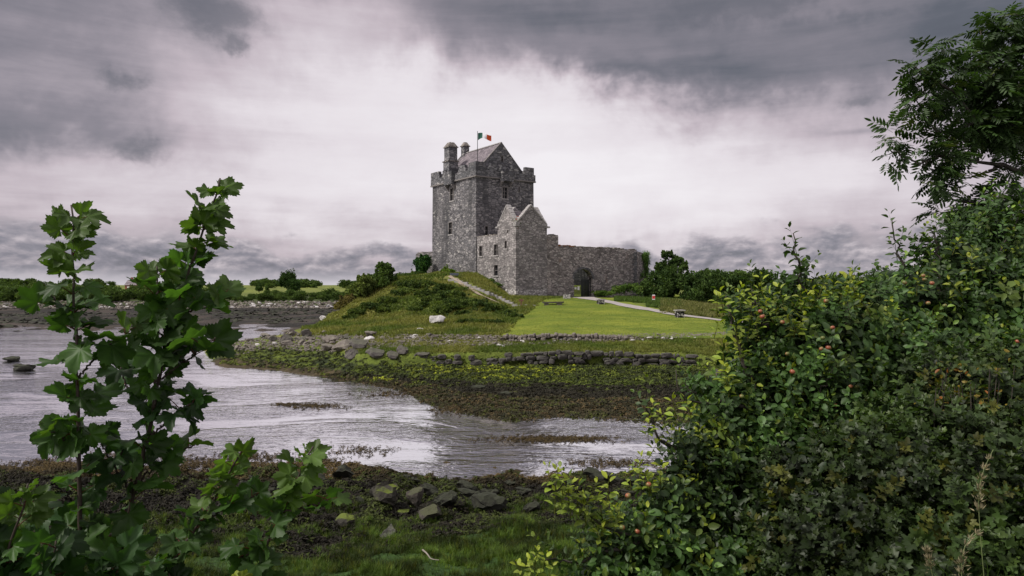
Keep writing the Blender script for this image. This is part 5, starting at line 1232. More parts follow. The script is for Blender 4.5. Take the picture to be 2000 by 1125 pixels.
# rough grass on the mound and the shore
def rough_grass(name, n, pxr, Yr, cond, size, colf, label, nb=5, wd=.07):
    px, X, Y, z, k = sample_ground(n, pxr, Yr); m = cond(px, X, Y, z, k); pos = np.column_stack([X, Y, z - .02])[m]; mb = MB(); cc = colf(X[m], Y[m])
    for s_ in range(3):
        q = np.arange(s_, len(pos), 3); tv = tuft(nb, s_ + 15, .7, 1, wd); mb.scatter(tv[0], tv[1], pos[q], up_rot(len(q)), rng.uniform(size[0], size[1], len(q)), cc[q])
    return tag(mb.build(name, M['grass']), label, 'grass', kind='stuff')
def mcol(X, Y):
    n3 = np.clip((fbm(X * .2, Y * .2, 23) - .35) * 3.5, 0, 1)[:, None]
    return (np.array([.080, .115, .020]) * (1 - n3) + np.array([.175, .175, .048]) * n3) * rng.uniform(.55, 1.5, (len(X), 1))
rough_grass('mound_grass', 52000, (590, 1100), (70, 126), lambda px, X, Y, z, k: (k > 11.5) & (k < 18) & (z > 1.0) & ~(lawn_mask(X, Y) & (Y < 118)) & off_path(X, Y), (.25, .65), mcol, 'long rough grass covering the castle mound', 4, .09)
rough_grass('shore_grass', 34000, (560, 1900), (57, 70), lambda px, X, Y, z, k: (k > 9.95) & ((k < 12.0) | ~lawn_mask(X, Y)), (.16, .42), mcol, 'rough grass between the sea wall and the lawn', 5, .07)
rough_grass('tall_grass', 22000, (1290, 1700), (86, 118), lambda px, X, Y, z, k: (k > 14.45 - np.clip((px - 1400) / 100, 0, .6) + (fbm(X * .3, Y * .3, 55) - .5) * .9), (.35, .85), lambda X, Y: (np.array([.17, .145, .07]) * (rng.random((len(X), 1)) < .6) + np.array([.10, .12, .03])) * rng.uniform(.5, 1.2, (len(X), 1)) * .8, 'tall straw coloured grass beyond the path', 4, .06)
rough_grass('bank_grass', 9000, (1160, 1330), (98, 124), lambda px, X, Y, z, k: (px > 1200) & (k > 14.6) & ~((px < 1262) & (Y < 106)), (.3, .7), lambda X, Y: np.array([.06, .10, .018]) * rng.uniform(.5, 1.6, (len(X), 1)), 'green bank grass right of the gateway', 4, .08)
rough_grass('lawn_grass', 60000, (975, 1560), (66.3, 116), lambda px, X, Y, z, k: lawn_mask(X, Y) & (px < np.interp(Y, [74, 80, 86, 95, 105, 119], [1600, 1440, 1330, 1260, 1205, 1160])), (.10, .22), lambda X, Y: np.where((fbm(X * .5, Y * .5, 66) > .5)[:, None], np.array([[.10, .15, .02]]), np.array([[.18, .205, .030]])) * rng.uniform(.4, 1.5, (len(X), 1)), 'short bright grass blades of the mown lawn', 4, .10)
rough_grass('lawn_edge_grass', 11000, (930, 1120), (66.0, 112), lambda px, X, Y, z, k: np.abs(px - np.interp(Y, [66, 80, 95, 108, 116], [978, 1004, 1034, 1062, 1100])) < 16 * fbm(X * .6, Y * .6, 99) ** 1.3, (.25, .6), mcol, 'ragged fringe of long grass along the left edge of the lawn', 5, .08)
# ---- seaweed
def frond(seed, n=9):
    r = np.random.default_rng(seed); V = []; Fc = []
    for i in range(n):
        a = r.uniform(0, 6.28); l = r.uniform(.5, 1.0); w_ = r.uniform(.10, .2); k = len(V); dx_, dy_ = math.cos(a), math.sin(a); nx, ny = -dy_, dx_; h0 = r.uniform(.15, .5)
        V += [(0, 0, h0 * .5), (dx_ * l * .5 - nx * w_, dy_ * l * .5 - ny * w_, h0), (dx_ * l * .5 + nx * w_, dy_ * l * .5 + ny * w_, h0 * .9), (dx_ * l, dy_ * l, r.uniform(-.1, .15))]
        Fc += [(k, k + 1, k + 3, k + 2)]
    return np.array(V), Fc
def weedbed(name, n, pxr, Yr, cond, size, colf, label, lift=0.0, zf=None):
    px, X, Y, z, k = sample_ground(n, pxr, Yr); m = cond(px, X, Y, z, k); zz = z if zf is None else np.full(len(z), zf); pos = np.column_stack([X, Y, zz + lift])[m]; mb = MB(); cc = colf(X[m], Y[m], k[m])
    for s_ in range(4):
        q = np.arange(s_, len(pos), 4); tv = frond(s_ + 25); mb.scatter(tv[0], tv[1], pos[q], up_rot(len(q), .3), rng.uniform(size[0], size[1], len(q)), cc[q])
    return tag(mb.build(name, M['weed']), label, 'seaweed', kind='stuff')
def nearcol(X, Y, k):
    f = fbm(X * 1.1, Y * 1.1, 41)[:, None]; g_ = (rng.random((len(X), 1)) < np.clip((f - .45) * 5, .04, .75)) * 1.0; e = np.clip((k - 3.8) * 3, 0, 1)[:, None]
    dark = np.array([.014, .012, .007]) * (1 - e) + np.array([.075, .055, .020]) * e
    return (dark * (1 - g_) + np.array([.050, .066, .012]) * g_ * .8) * rng.uniform(.4, 1.5, (len(X), 1))
weedbed('seaweed', 60000, (-60, 1950), (15.0, 27.5), lambda px, X, Y, z, k: (k > 2.85) & (z > -.06) & (rng.random(len(px)) > (px - 1700) / 220), (.07, .20), nearcol, 'dark brown and green seaweed covering the near shore')
weedbed('seaweed', 26000, (-60, 1700), (23.5, 29.0), lambda px, X, Y, z, k: (z < .02) & (z > -.55) & (fbm(X * .45, Y * .9, 77) > .50 + (z < -.12) * .07 + (Y > 27.3) * .05 - (px > 860) * (px < 1120) * .06), (.06, .15), lambda X, Y, k: np.array([.085, .060, .022]) * rng.uniform(.4, 1.5, (len(X), 1)), 'ochre bladder wrack floating in the shallows of the near shore', 0.012, 0.0)
weedbed('seaweed', 42000, (640, 1950), (36.0, 58.0), lambda px, X, Y, z, k: (rng.random(len(px)) > (px - 1680) / 240) & (k > 6.75) & (k < 8.9), (.10, .28), lambda X, Y, k: np.where((k < 7.75 + (fbm(X * .35, Y * .35, 21) - .5) * .5)[:, None], np.where(fbm(X * .9, Y * .9, 58)[:, None] > .54, np.array([[.055, .068, .014]]), np.array([[.078, .055, .024]]))*1.0 if False else np.where(rng.random((len(X), 1)) < .3, np.where(fbm(X * .9, Y * .9, 58)[:, None] > .50, np.array([[.06, .07, .014]]), np.array([[.085, .060, .026]])), np.where(rng.random((len(X), 1)) < .5, np.array([[.05, .042, .02]]), np.array([[.03, .03, .014]]))), np.where((k < 8.2)[:, None], np.array([[.022, .020, .012]]), np.where(rng.random((len(X), 1)) < .5, np.array([[.07, .095, .014]]), np.array([[.03, .04, .01]])))) * rng.uniform(.45, 1.5, (len(X), 1)), 'brown wrack and black weed covering the tidal flat below the castle')
def algcol(X, Y, k):
    px = 1000 + F * X / Y; b_ = ((k > 8.35) & (k < 9.0) & (px > 760) & (px < 1120) & (rng.random(len(X)) < np.clip((fbm(X * .5, Y * .8, 52) - .42) * 4, 0, .7))) | ((k > 7.5) & (k < 7.9) & (np.abs(px - 735) < 30))
    c_ = np.where(rng.random((len(X), 1)) < np.clip((fbm(X * .7, Y * .7, 51) - .40) * 4, .1, .8)[:, None], np.array([[.10, .125, .016]]), np.array([[.028, .034, .012]]))
    return np.where(b_[:, None], np.array([[.22, .25, .016]]), c_) * rng.uniform(.5, 1.5, (len(X), 1))
weedbed('seaweed', 22000, (430, 1950), (50.0, 82.0), lambda px, X, Y, z, k: (rng.random(len(px)) > (px - 1680) / 240) & (k > 7.2) & (k < 9.7) & (z > 0), (.14, .36), algcol, 'green algae and dark weed on the far shore under the sea wall')
fl = MB()
for (px_, py_, w_, h_, n) in ((608, 793, 55, 5, 240), (560, 790, 30, 3, 60), (880, 800, 40, 10, 120), (1080, 858, 120, 7, 900), (700, 880, 70, 10, 160), (400, 905, 90, 12, 500), (500, 893, 80, 10, 300), (90, 905, 70, 10, 300), (1200, 905, 110, 10, 380), (760, 770, 60, 8, 120), (250, 890, 90, 8, 200), (620, 900, 60, 8, 250)):
    p_ = rng.normal(size=(n, 2)) * (w_ / 2, h_ / 2) + (px_, py_); Y_ = CZ * F / (p_[:, 1] - HZ); X_ = (p_[:, 0] - 1000) / F * Y_; tv = frond(77)
    fl.scatter(tv[0], tv[1], np.column_stack([X_, Y_, np.full(n, .01)]), up_rot(n, .2), rng.uniform(.04, .14, n) * Y_ / 27, np.array([.06, .042, .016]) * rng.uniform(.4, 1.4, (n, 1)))
tag(fl.build('floating_weed', M['weed']), 'scattered rafts of brown weed floating on the channel', 'seaweed', kind='stuff')
# dark weed lumps on the mudflat far left
n = 2600; Y_ = rng.uniform(128, 228, n); px_ = rng.uniform(-20, 650, n); X_ = (px_ - 1000) / F * Y_; zt_ = terrain(X_, Y_)[0]
mk = (fbm(X_ * .05, Y_ * .12, 12) > .47) & (zt_ > -.02); mb = MB(); tv = rock_shape(9, IC1, 3, .5, .5)
mb.scatter(tv[0], tv[1], np.column_stack([X_, Y_, zt_])[mk], up_rot(int(mk.sum()), .2), rng.uniform(.2, .9, int(mk.sum()))[:, None] * (1.6, 1, .5), np.ones((int(mk.sum()), 3)))
tag(mb.build('weedy_stones', M['rock_weed']), 'black weed covered stones strewn over the far left mudflat', 'stones', kind='stuff')

# ================================================================ near plants
def frames(xd, nd):
    """rotations with local x along xd and local z near nd"""
    xd = np.asarray(xd, float); xd = xd / (np.linalg.norm(xd, axis=1)[:, None] + 1e-9); nd = np.asarray(nd, float)
    y = np.cross(nd, xd); y /= np.linalg.norm(y, axis=1)[:, None] + 1e-9; return np.stack([xd, y, np.cross(xd, y)], 2)
def syc_leaf(seed):
    r = np.random.default_rng(seed); th_ = np.radians(np.linspace(-152, 152, 61)); rad = np.full(len(th_), .40)
    for c, L, w_ in ((0, 1.0, 31), (-50, .93, 31), (50, .93, 31), (-105, .66, 32), (105, .66, 32)):
        d = np.abs(np.degrees(th_) - c - r.normal(0, 2)); rad = np.maximum(rad, L * r.uniform(.93, 1.06) * np.clip(1 - (d / (w_ * 1.42)) ** 1.25, 0, 1) ** .62)
    rad = np.maximum(rad, .62 - .26 * (np.abs(np.degrees(th_)) > 125)); rad *= 1 + .055 * np.where(np.arange(61) % 2, 1, -1) + r.normal(0, .022, 61)
    rad *= .62; V = [(0, 0, 0)]; cup = r.uniform(.05, .50); tw = r.uniform(-.5, .5); fold = r.uniform(.0, .42)
    ph = r.uniform(0, 6)
    def zf(x, y, q): return -cup * (x * x) * 1.3 + fold * abs(y) * .9 - .5 * fold * y * y - .03 + tw * x * y + .06 * q * q * math.sin(ph + 7 * math.atan2(y, x + .01)) + .03 * q * abs(math.sin(2.9 * math.atan2(y, x + 1e-6)))
    for q in (.35, .72, 1.0):
        for t, rr in zip(th_, rad):
            x, y = rr * q * math.cos(t) + .0, rr * q * math.sin(t); V.append((x, y, zf(x, y, q)))
    n = 61; Fc = [(0, 1 + i, 2 + i) for i in range(n - 1)]
    for k in (0, 1): Fc += [(1 + k * n + i, 1 + (k + 1) * n + i, 2 + (k + 1) * n + i, 2 + k * n + i) for i in range(n - 1)]
    return np.array(V), Fc
SYC = [syc_leaf(i + 3) for i in range(7)]
def smooth_path(pts, n):
    pts = np.array(pts, float); d = np.concatenate([[0], np.cumsum(np.linalg.norm(np.diff(pts, axis=0), axis=1))]); t = np.linspace(0, d[-1], n)
    q = np.stack([np.interp(t, d, pts[:, i]) for i in range(3)], 1)
    for _ in range(max(2, n // 10)): q[1:-1] = (q[:-2] + q[1:-1] * 2 + q[2:]) / 4
    return q, d[-1]
def sapling(label, Y, stems, base, seed, group=None):
    """stems: list of (photo points, r0, leaf size at foot, leaf size at tip, first leafy fraction, colour key)"""
    global rng
    r = np.random.default_rng(seed); bx_, by, bz = base
    e = empty('sycamore_sapling', base); tag(e, label, 'sapling', group); off = np.array(base)
    st, pe_, lf = MB(), MB(), MB(); items = {i: [[], [], [], []] for i in range(len(SYC))}
    for pxs, r0, s0, s1, f0, ck in stems:
        pts = [tuple(P(q[0], q[1], Y + (q[2] if len(q) > 2 else 0))) for q in pxs]
        pts = [(bx_ + (pts[0][0] - bx_) * .4, by, bz - .1)] + pts if pxs[0][1] > 1150 else pts
        path, Ln = smooth_path(pts, 40); path = path - off
        path[1:-1] += r.normal(0, .003, (38, 3)); st.tube(path, np.linspace(r0, .0028, 40), 7)
        s = f0 * Ln; az0 = r.uniform(0, 3.1)
        while s < Ln:
            f = s / Ln; k = min(39, int(f * 39)); p = path[k]; tg = path[min(39, k + 1)] - path[max(0, k - 1)]; tg /= np.linalg.norm(tg) + 1e-9
            size = .60 * (s0 + (s1 - s0) * max(0, (f - f0) / (1 - f0)) ** 1.1)
            for side in (0, math.pi):
                if r.random() < .06: continue
                a = az0 + side + r.normal(0, .25); sz = size * r.uniform(.7, 1.2)
                out = np.array([math.cos(a), math.sin(a), 0]); out += (.22, -.1, 0); out /= np.linalg.norm(out)
                rise = r.uniform(.35, 1.0); pd = out + np.array([0, 0, rise]) + tg * .3; pd /= np.linalg.norm(pd); pl_ = sz * r.uniform(.45, .95)
                t = np.linspace(0, 1, 5)[:, None]; q = p + pd * pl_ * t + np.array([0, 0, -.18 * pl_]) * t * t; lf.tube(q, np.linspace(.0024, .0016, 5) * (sz / .14) ** .5, 5, (.12, .032, .022))
                g1 = min(1, max(0, (f - .45) / .4)); dirx = out + np.array([0, 0, r.uniform(-1.5 + .9 * g1, .35 + 1.1 * g1)]) + (.15 + .35 * g1, 0, 0) + r.normal(0, .25, 3); nrm = np.array([0, 0, .85 - .35 * g1]) + np.array([0, -1., 0]) * r.uniform(-.25, .9) + out * r.uniform(-.4, .6) + r.normal(0, .40, 3)
                if f > .93: dirx = out + np.array([.3, 0, r.uniform(-.6, 1.4)]); nrm = -out * .5 + np.array([0, -.8, .5]) + r.normal(0, .4, 3)
                i = r.integers(len(SYC)); L = items[i]; L[0].append(q[-1]); L[1].append(dirx); L[2].append(nrm); L[3].append(sz / .62)
                y_ = {'g': (.034, .075, .015), 'd': (.022, .052, .014), 'y': (.14, .17, .018), 'l': (.060, .105, .020)}[ck]; y_ = np.array(y_) * r.uniform(.55, 1.7)
                if ck in 'ly' and f < .85: y_ = np.array((.034, .07, .017)) * r.uniform(.7, 1.3)
                if ck == 'g' and f > .9: y_ = np.array((.055, .10, .018))
                items[i].append(y_)
            az0 += math.pi / 2 + r.normal(0, .2); s += size * r.uniform(.35, .95) if f < .9 else size * .42
    for i, L in items.items():
        if len(L[0]): lf.scatter(SYC[i][0], SYC[i][1], np.array(L[0]), frames(L[1], L[2]), np.array(L[3]), np.array(L[4:]))
    st.build('stem', M['syc_bark'], e, True); lf.build('foliage', M['leaf_syc'], e, True)
    return e
def gb(px, Y): X = (px - 1000) / F * Y; return (X, Y, hz(X, Y))
sapling('sycamore sapling with a straight dark stem, left one of the two tallest', 2.35,
  [([(170, 1560), (165, 1240), (157, 1100), (155, 950), (152, 800), (150, 700), (143, 600), (146, 500), (139, 400)], .013, .165, .095, .30, 'g'),
   ([(154, 900, 0), (120, 850, -.05), (95, 840, -.05)], .004, .13, .10, .4, 'g'), ([(152, 740), (200, 680, .05), (255, 650, .08)], .004, .15, .13, .35, 'g'),
   ([(156, 1000), (210, 930, .1), (240, 880, .12)], .004, .15, .12, .3, 'd'), ([(153, 660), (120, 610, .05), (100, 570, .05)], .003, .12, .10, .5, 'g'),
   ([(158, 1120), (90, 1050), (60, 1000)], .004, .15, .12, .3, 'd')], gb(170, 2.5), 11)
sapling('sycamore sapling leaning right with feathery leafy tip, tallest of all', 2.45,
  [([(190, 1560), (205, 1240), (230, 1080), (258, 980), (288, 870), (310, 740), (325, 650), (360, 560), (398, 450), (430, 348)], .013, .165, .092, .30, 'g'),
   ([(300, 800), (308, 690, -.03), (308, 600, -.03), (306, 520, -.03)], .005, .14, .085, .25, 'g'),
   ([(330, 640), (380, 600, .05), (440, 580, .05)], .004, .14, .12, .4, 'g'), ([(312, 740), (370, 700, 0), (420, 660, -.05)], .004, .15, .12, .4, 'l'),
   ([(295, 850), (350, 800, 0), (395, 780, 0)], .004, .14, .11, .35, 'd'), ([(270, 940), (330, 890, .1), (380, 870, .1)], .004, .13, .10, .3, 'g'),
   ([(300, 820), (250, 760, .1), (230, 700, .1)], .004, .15, .12, .3, 'd'), ([(262, 970), (215, 900), (190, 850)], .004, .14, .12, .3, 'd')], gb(215, 2.6), 12)
sapling('low sycamore shoot with pale green tip below the two tall saplings', 2.2,
  [([(240, 1560), (260, 1240), (330, 1100), (400, 1010), (445, 930), (478, 868)], .009, .13, .075, .45, 'l'), ([(400, 1010), (470, 985), (510, 960)], .003, .10, .08, .4, 'g')], gb(250, 2.3), 13)
sapling('low sycamore shoot with a yellowish tip, rightmost of the sycamores', 2.1,
  [([(430, 1560), (480, 1240), (505, 1100), (555, 985), (590, 920), (612, 872)], .008, .14, .070, .40, 'l'), ([(520, 1060), (470, 1090), (450, 1110)], .003, .09, .07, .4, 'g'), ([(545, 1000), (600, 990), (640, 980)], .003, .10, .09, .5, 'g')], gb(440, 2.2), 14)
sapling('short sycamore shoot with bright yellow leaves at the bottom edge', 1.95,
  [([(440, 1560), (448, 1300), (455, 1180), (458, 1125)], .006, .09, .055, .5, 'y')], gb(440, 2.05), 15)
sapling('dense dark sycamore growth filling the bottom left corner', 2.15,
  [([(-60, 1560), (-30, 1300), (10, 1100), (40, 1010), (55, 945)], .009, .15, .09, .3, 'g'), ([(60, 1560), (70, 1300), (95, 1150), (110, 1050)], .008, .15, .11, .25, 'd'),
   ([(120, 1560), (130, 1330), (160, 1200), (180, 1120)], .008, .15, .11, .25, 'd'), ([(250, 1560), (250, 1330), (265, 1200), (275, 1130)], .008, .14, .10, .25, 'd'),
   ([(0, 1560), (-10, 1300), (-40, 1150), (-60, 1000)], .008, .16, .12, .25, 'd'), ([(330, 1560), (340, 1350), (345, 1230), (330, 1120)], .007, .13, .09, .25, 'd'),
   ([(20, 1560), (20, 1300), (30, 1180), (20, 1080)], .008, .15, .11, .25, 'd'), ([(200, 1560), (200, 1300), (215, 1180), (215, 1080)], .008, .15, .11, .25, 'd')], gb(80, 2.25), 16)

# ---- leafy sprays
def ov_leaf(L=1.0, W=.56, fold=.18, droop=.2, lobed=False):
    if not lobed:
        xs = (0, .22, .55, .85, 1.0); ws = (0, .36, .5, .26, 0); V = [(0, 0, 0)]
        for x, w_ in zip(xs[1:4], ws[1:4]): V += [(x, -w_ * W / .5 * .5 * 2 * .5, fold * w_ - droop * x * x), (x, 0, -droop * x * x), (x, w_ * W / .5 * .5 * 2 * .5, fold * w_ - droop * x * x)]
        V.append((1, 0, -droop)); Fc = [(0, 1, 2), (0, 2, 3), (1, 4, 5, 2), (2, 5, 6, 3), (4, 7, 8, 5), (5, 8, 9, 6), (7, 10, 8), (8, 10, 9)]
        return np.array(V) * L, Fc
    an = np.radians([-140, -110, -75, -52, -30, -12, 0, 12, 30, 52, 75, 110, 140]); rd = np.array([.28, .34, .40, .62, .40, .68, .78, .68, .40, .62, .40, .34, .28])
    V = [(.0, 0, 0)] + [(r_ * math.cos(a), r_ * math.sin(a), fold * abs(math.sin(a)) * r_ - droop * (r_ * math.cos(a)) ** 2) for a, r_ in zip(an, rd)]
    return np.array(V) * L, [(0, i, i + 1) for i in range(1, 13)]
def spray(seed, n, Ln, ls, lobed=False, curve=.2, tipcol=(2.6, 2.1, 1.1), droop=.25, open_=.9, tipfrac=.75):
    """a shoot along +z with spiral leaves; returns verts, faces, per vertex colour factor"""
    r = np.random.default_rng(seed); V, Fc, C = [], [], []
    c1, c2 = r.normal(0, curve, 2); ax = lambda t: np.array([c1 * t * t * Ln, c2 * t * t * Ln, t * Ln])
    for i in range(5):
        p = ax(i / 4); 
        for j in range(3): a = j * 2.094; V.append(p + np.array([math.cos(a), math.sin(a), 0]) * .0035 * (1.1 - i / 4)); C.append((.55, .45, .4))
    for i in range(4):
        for j in range(3): Fc.append((i * 3 + j, i * 3 + (j + 1) % 3, i * 3 + 3 + (j + 1) % 3, i * 3 + 3 + j))
    for i in range(n):
        t = .12 + .88 * i / (n - 1); a = i * 2.4 + r.normal(0, .3); s = ls * r.uniform(.7, 1.15) * (1 - .45 * max(0, (t - .7) / .3)); o = np.array([math.cos(a), math.sin(a), 0])
        lf = ov_leaf(1, r.uniform(.5, .66), r.uniform(.1, .35), r.uniform(.05, droop * 1.6), lobed)
        up = (.35 + 1.2 * max(0, (t - .6) / .4)) * open_; xd = o + np.array([0, 0, up]) + r.normal(0, .15, 3); fr = frames([xd], [np.array([0, 0, 1.]) - o * .4 + r.normal(0, .3, 3)])[0]
        k = len(V); base_ = ax(t) + o * s * .22; lv = lf[0] * s @ fr.T + base_; V += list(lv); Fc += [tuple(np.array(f) + k) for f in lf[1]]
        m_ = max(0, (t - tipfrac) / (1 - tipfrac)); cc = (1 - m_) * np.ones(3) + m_ * np.array(tipcol); cc = cc * r.uniform(.7, 1.35); C += [cc] * len(lv)
    return np.array(V), Fc, np.array(C)
def blob_sprays(mb, blobs, n, sprays, base, smin=.8, smax=1.25, up=.55, cam_=.35, tint=None, bias=.35, tipp=1.0):
    B = np.array(blobs, float); wgt = (B[:, 3] * B[:, 5] * 1.0) ** 1.0 + 1e-4; k = rng.choice(len(B), n, p=wgt / wgt.sum()); d, r_ = sphere_pts(n, bias)
    lum = .85 + .3 * fbm(d[:, 0] * 2.5 + k * 5, d[:, 2] * 2.5 + d[:, 1], 71, 3)
    pos = B[k, :3] + d * (r_ * lum)[:, None] * B[k, 3:6]; dr = d * .9 + np.array([0, -cam_, up]) + rng.normal(size=(n, 3)) * .35
    base = np.array(base); f = fbm(pos[:, 0] * 2.6, pos[:, 2] * 2.6 + pos[:, 1] * 2, 72, 3); cb = base * (.55 + 1.1 * np.clip((f - .3) * 2.2, 0, 1))[:, None] * rng.uniform(.75, 1.25, (n, 1))
    if tint is not None: m_ = (rng.random(n) < tint[1])[:, None]; cb = np.where(m_, np.array(tint[0]) * rng.uniform(.6, 1.2, (n, 1)), cb)
    R_ = rotmats(n, direction=dr, tilt=.15)
    for i, sp in enumerate(sprays):
        q = np.arange(i, n, len(sprays)); mb.scatter(sp[0], sp[1], pos[q] - R_[q][:, :, 2] * .12, R_[q], rng.uniform(smin, smax, len(q)), cb[q][:, None, :] * sp[2][None])
def B_(px, py, Y, r, ry=None, rz=None): p = P(px, py, Y); return (p.x, p.y, p.z, r, ry or r, rz or r)
AS = [spray(i, 12, .27, .072, tipfrac=.80) for i in range(6)] + [spray(i + 20, 11, .22, .066, tipcol=(1.3, 1.3, 1), tipfrac=.7) for i in range(6)]
AP = [(1540, 655, 5.0, .30), (1620, 690, 5.0, .40), (1700, 640, 5.2, .38), (1600, 600, 5.1, .16), (1500, 620, 5.0, .14), (1470, 700, 4.9, .22), (1780, 600, 5.3, .36), (1860, 520, 5.6, .34), (1950, 480, 5.8, .42), (1900, 620, 5.5, .5),
      (1980, 620, 5.4, .5), (1520, 770, 4.8, .36), (1620, 790, 4.8, .42), (1740, 740, 5.0, .46), (1840, 720, 5.2, .5), (1960, 740, 5.2, .5), (1430, 830, 4.7, .28), (1400, 770, 4.8, .15), (1500, 880, 4.7, .38), (1600, 900, 4.7, .4),
      (1340, 880, 4.5, .14), (1390, 920, 4.5, .24), (1450, 980, 4.5, .34), (1330, 980, 4.4, .20), (1300, 1040, 4.3, .24), (1240, 1030, 4.3, .13), (1200, 1085, 4.2, .17), (1380, 1060, 4.3, .32), (1500, 1080, 4.4, .4), (1280, 1120, 4.2, .3),
      (1420, 1180, 4.2, .4), (1600, 1150, 4.4, .4), (1180, 1160, 4.1, .22), (1350, 1320, 4.2, .45), (1550, 1350, 4.3, .5), (1750, 900, 5.0, .5), (1900, 880, 5.1, .5), (1540, 560, 5.1, .10), (1650, 570, 5.2, .12), (1450, 610, 4.9, .08)]
ab = gb(1740, 5.6); ae = empty('apple_tree', ab); tag(ae, 'spreading apple tree with small red apples and yellow green shoot tips on the right', 'tree')
AO = np.array(ab); blobsA = [B_(*b_) for b_ in AP]
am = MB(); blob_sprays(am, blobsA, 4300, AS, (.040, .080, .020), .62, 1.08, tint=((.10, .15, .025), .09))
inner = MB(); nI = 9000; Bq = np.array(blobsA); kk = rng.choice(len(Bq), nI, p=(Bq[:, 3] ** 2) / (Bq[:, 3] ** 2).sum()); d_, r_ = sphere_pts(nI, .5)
OVL = ov_leaf(1, .6, .2, .2); ip = Bq[kk, :3] + d_ * r_[:, None] * Bq[kk, 3:6] * .85 + (0, .15, 0); am.scatter(OVL[0], OVL[1], ip, rotmats(nI), rng.uniform(.06, .09, nI), np.array([.016, .036, .011]) * rng.uniform(.6, 1.4, (nI, 1)))  # inner leaves tinted darker: shade inside the crown put into their colour
tkA = MB(); top = P(1720, 820, 5.3)
limb(tkA, (ab[0], ab[1], ab[2] - .2), tuple(top), .10, .06, .05, 10, 8)
tips = []
for seq in ([(1720, 820, 5.3), (1600, 700, 5.0), (1500, 640, 4.9), (1440, 600, 4.9)], [(1720, 820, 5.3), (1650, 640, 5.1), (1560, 560, 5.0), (1549, 455, 5.0)], [(1720, 820, 5.3), (1800, 640, 5.3), (1760, 520, 5.3), (1742, 430, 5.3)],
            [(1720, 820, 5.3), (1560, 830, 4.8), (1400, 780, 4.6), (1328, 790, 4.5), (1320, 722, 4.5)], [(1600, 920, 4.8), (1450, 930, 4.6), (1330, 890, 4.5), (1275, 850, 4.4), (1262, 760, 4.4)], [(1720, 820, 5.3), (1600, 920, 4.8), (1450, 1020, 4.4), (1250, 1060, 4.2), (1150, 1010, 4.15), (1098, 945, 4.1)],
            [(1560, 830, 4.8), (1470, 760, 4.8), (1432, 650, 4.8), (1418, 575, 4.8)], [(1720, 820, 5.3), (1850, 650, 5.4), (1950, 500, 5.6), (1990, 420, 5.7)], [(1720, 820, 5.3), (1880, 760, 5.2), (2000, 700, 5.2)], [(1450, 1020, 4.4), (1330, 1010, 4.35), (1240, 940, 4.3)],
            [(1650, 640, 5.1), (1600, 590, 5.0), (1585, 540, 5.0)], [(1800, 640, 5.3), (1700, 590, 5.2), (1680, 540, 5.2)], [(1850, 650, 5.4), (1830, 520, 5.4), (1825, 440, 5.4)], [(1250, 1060, 4.2), (1130, 1100, 4.1), (1040, 1080, 4.1)], [(1500, 640, 4.9), (1475, 590, 4.9), (1468, 560, 4.9)],
            [(1560, 830, 4.8), (1600, 770, 4.6), (1625, 720, 4.55)], [(1600, 700, 5.0), (1640, 650, 4.7), (1655, 590, 4.7)]):
    q, L = smooth_path([tuple(P(*s)) for s in seq], 26); q[1:-1] += rng.normal(0, .012, (24, 3)); tkA.tube(q, np.linspace(.030 if L > .8 else .012, .0035, 26), 6); tips.append((q, L))
# leading shoots carry their own leaves
LS = [spray(i + 50, 15, .42, .070, tipcol=(3.4, 2.5, 1.2), tipfrac=.55, curve=.06) for i in range(4)] 
DS = [spray(i + 60, 15, .42, .075, tipcol=(.9, .9, .9), curve=.06) for i in range(2)]
for i, (q, L) in enumerate(tips):
    d = q[-1] - q[-5]; d /= np.linalg.norm(d); sp = DS[i % 2] if i in (1, 2) else LS[i % 4]
    am.scatter(sp[0], sp[1], (q[-1] - d * .33)[None], rotmats(1, direction=d[None] + (0, 0, .3), tilt=.02), np.array([.95]), np.array([.040, .075, .017])[None, None] * sp[2][None])
    for j in range(10, 24, 2):
        if L < .5 and j % 4: continue
        s2 = AS[(i + j) % 6]; dd = d + rng.normal(size=3) * .8 + (0, -.2, .3); am.scatter(s2[0], s2[1], q[j][None], rotmats(1, direction=dd[None], tilt=.1), np.array([rng.uniform(.5, .85)]), np.array([.036, .070, .016])[None, None] * s2[2][None])
# scattered pale young shoots over the outside
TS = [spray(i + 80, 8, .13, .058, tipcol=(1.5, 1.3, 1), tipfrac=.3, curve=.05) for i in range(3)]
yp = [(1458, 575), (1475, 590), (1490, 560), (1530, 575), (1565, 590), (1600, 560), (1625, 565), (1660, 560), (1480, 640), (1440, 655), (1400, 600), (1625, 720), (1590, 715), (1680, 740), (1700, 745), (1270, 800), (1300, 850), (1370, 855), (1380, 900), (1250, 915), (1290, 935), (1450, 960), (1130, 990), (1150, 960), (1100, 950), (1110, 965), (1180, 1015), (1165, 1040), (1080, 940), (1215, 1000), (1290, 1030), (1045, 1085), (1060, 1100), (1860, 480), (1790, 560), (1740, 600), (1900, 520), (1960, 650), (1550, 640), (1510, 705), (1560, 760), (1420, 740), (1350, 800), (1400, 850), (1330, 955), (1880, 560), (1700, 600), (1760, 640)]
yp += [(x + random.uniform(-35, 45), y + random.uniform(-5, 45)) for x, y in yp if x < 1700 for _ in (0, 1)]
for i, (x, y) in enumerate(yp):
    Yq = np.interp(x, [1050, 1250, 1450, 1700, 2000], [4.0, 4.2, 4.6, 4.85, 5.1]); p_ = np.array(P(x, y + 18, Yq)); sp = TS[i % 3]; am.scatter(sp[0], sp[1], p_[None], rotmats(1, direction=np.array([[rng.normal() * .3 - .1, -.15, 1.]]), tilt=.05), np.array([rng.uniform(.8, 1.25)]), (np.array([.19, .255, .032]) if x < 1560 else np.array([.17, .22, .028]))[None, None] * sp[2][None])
def shift(mb, o): mb.v = [v - np.array(o) for v in mb.v]; return mb
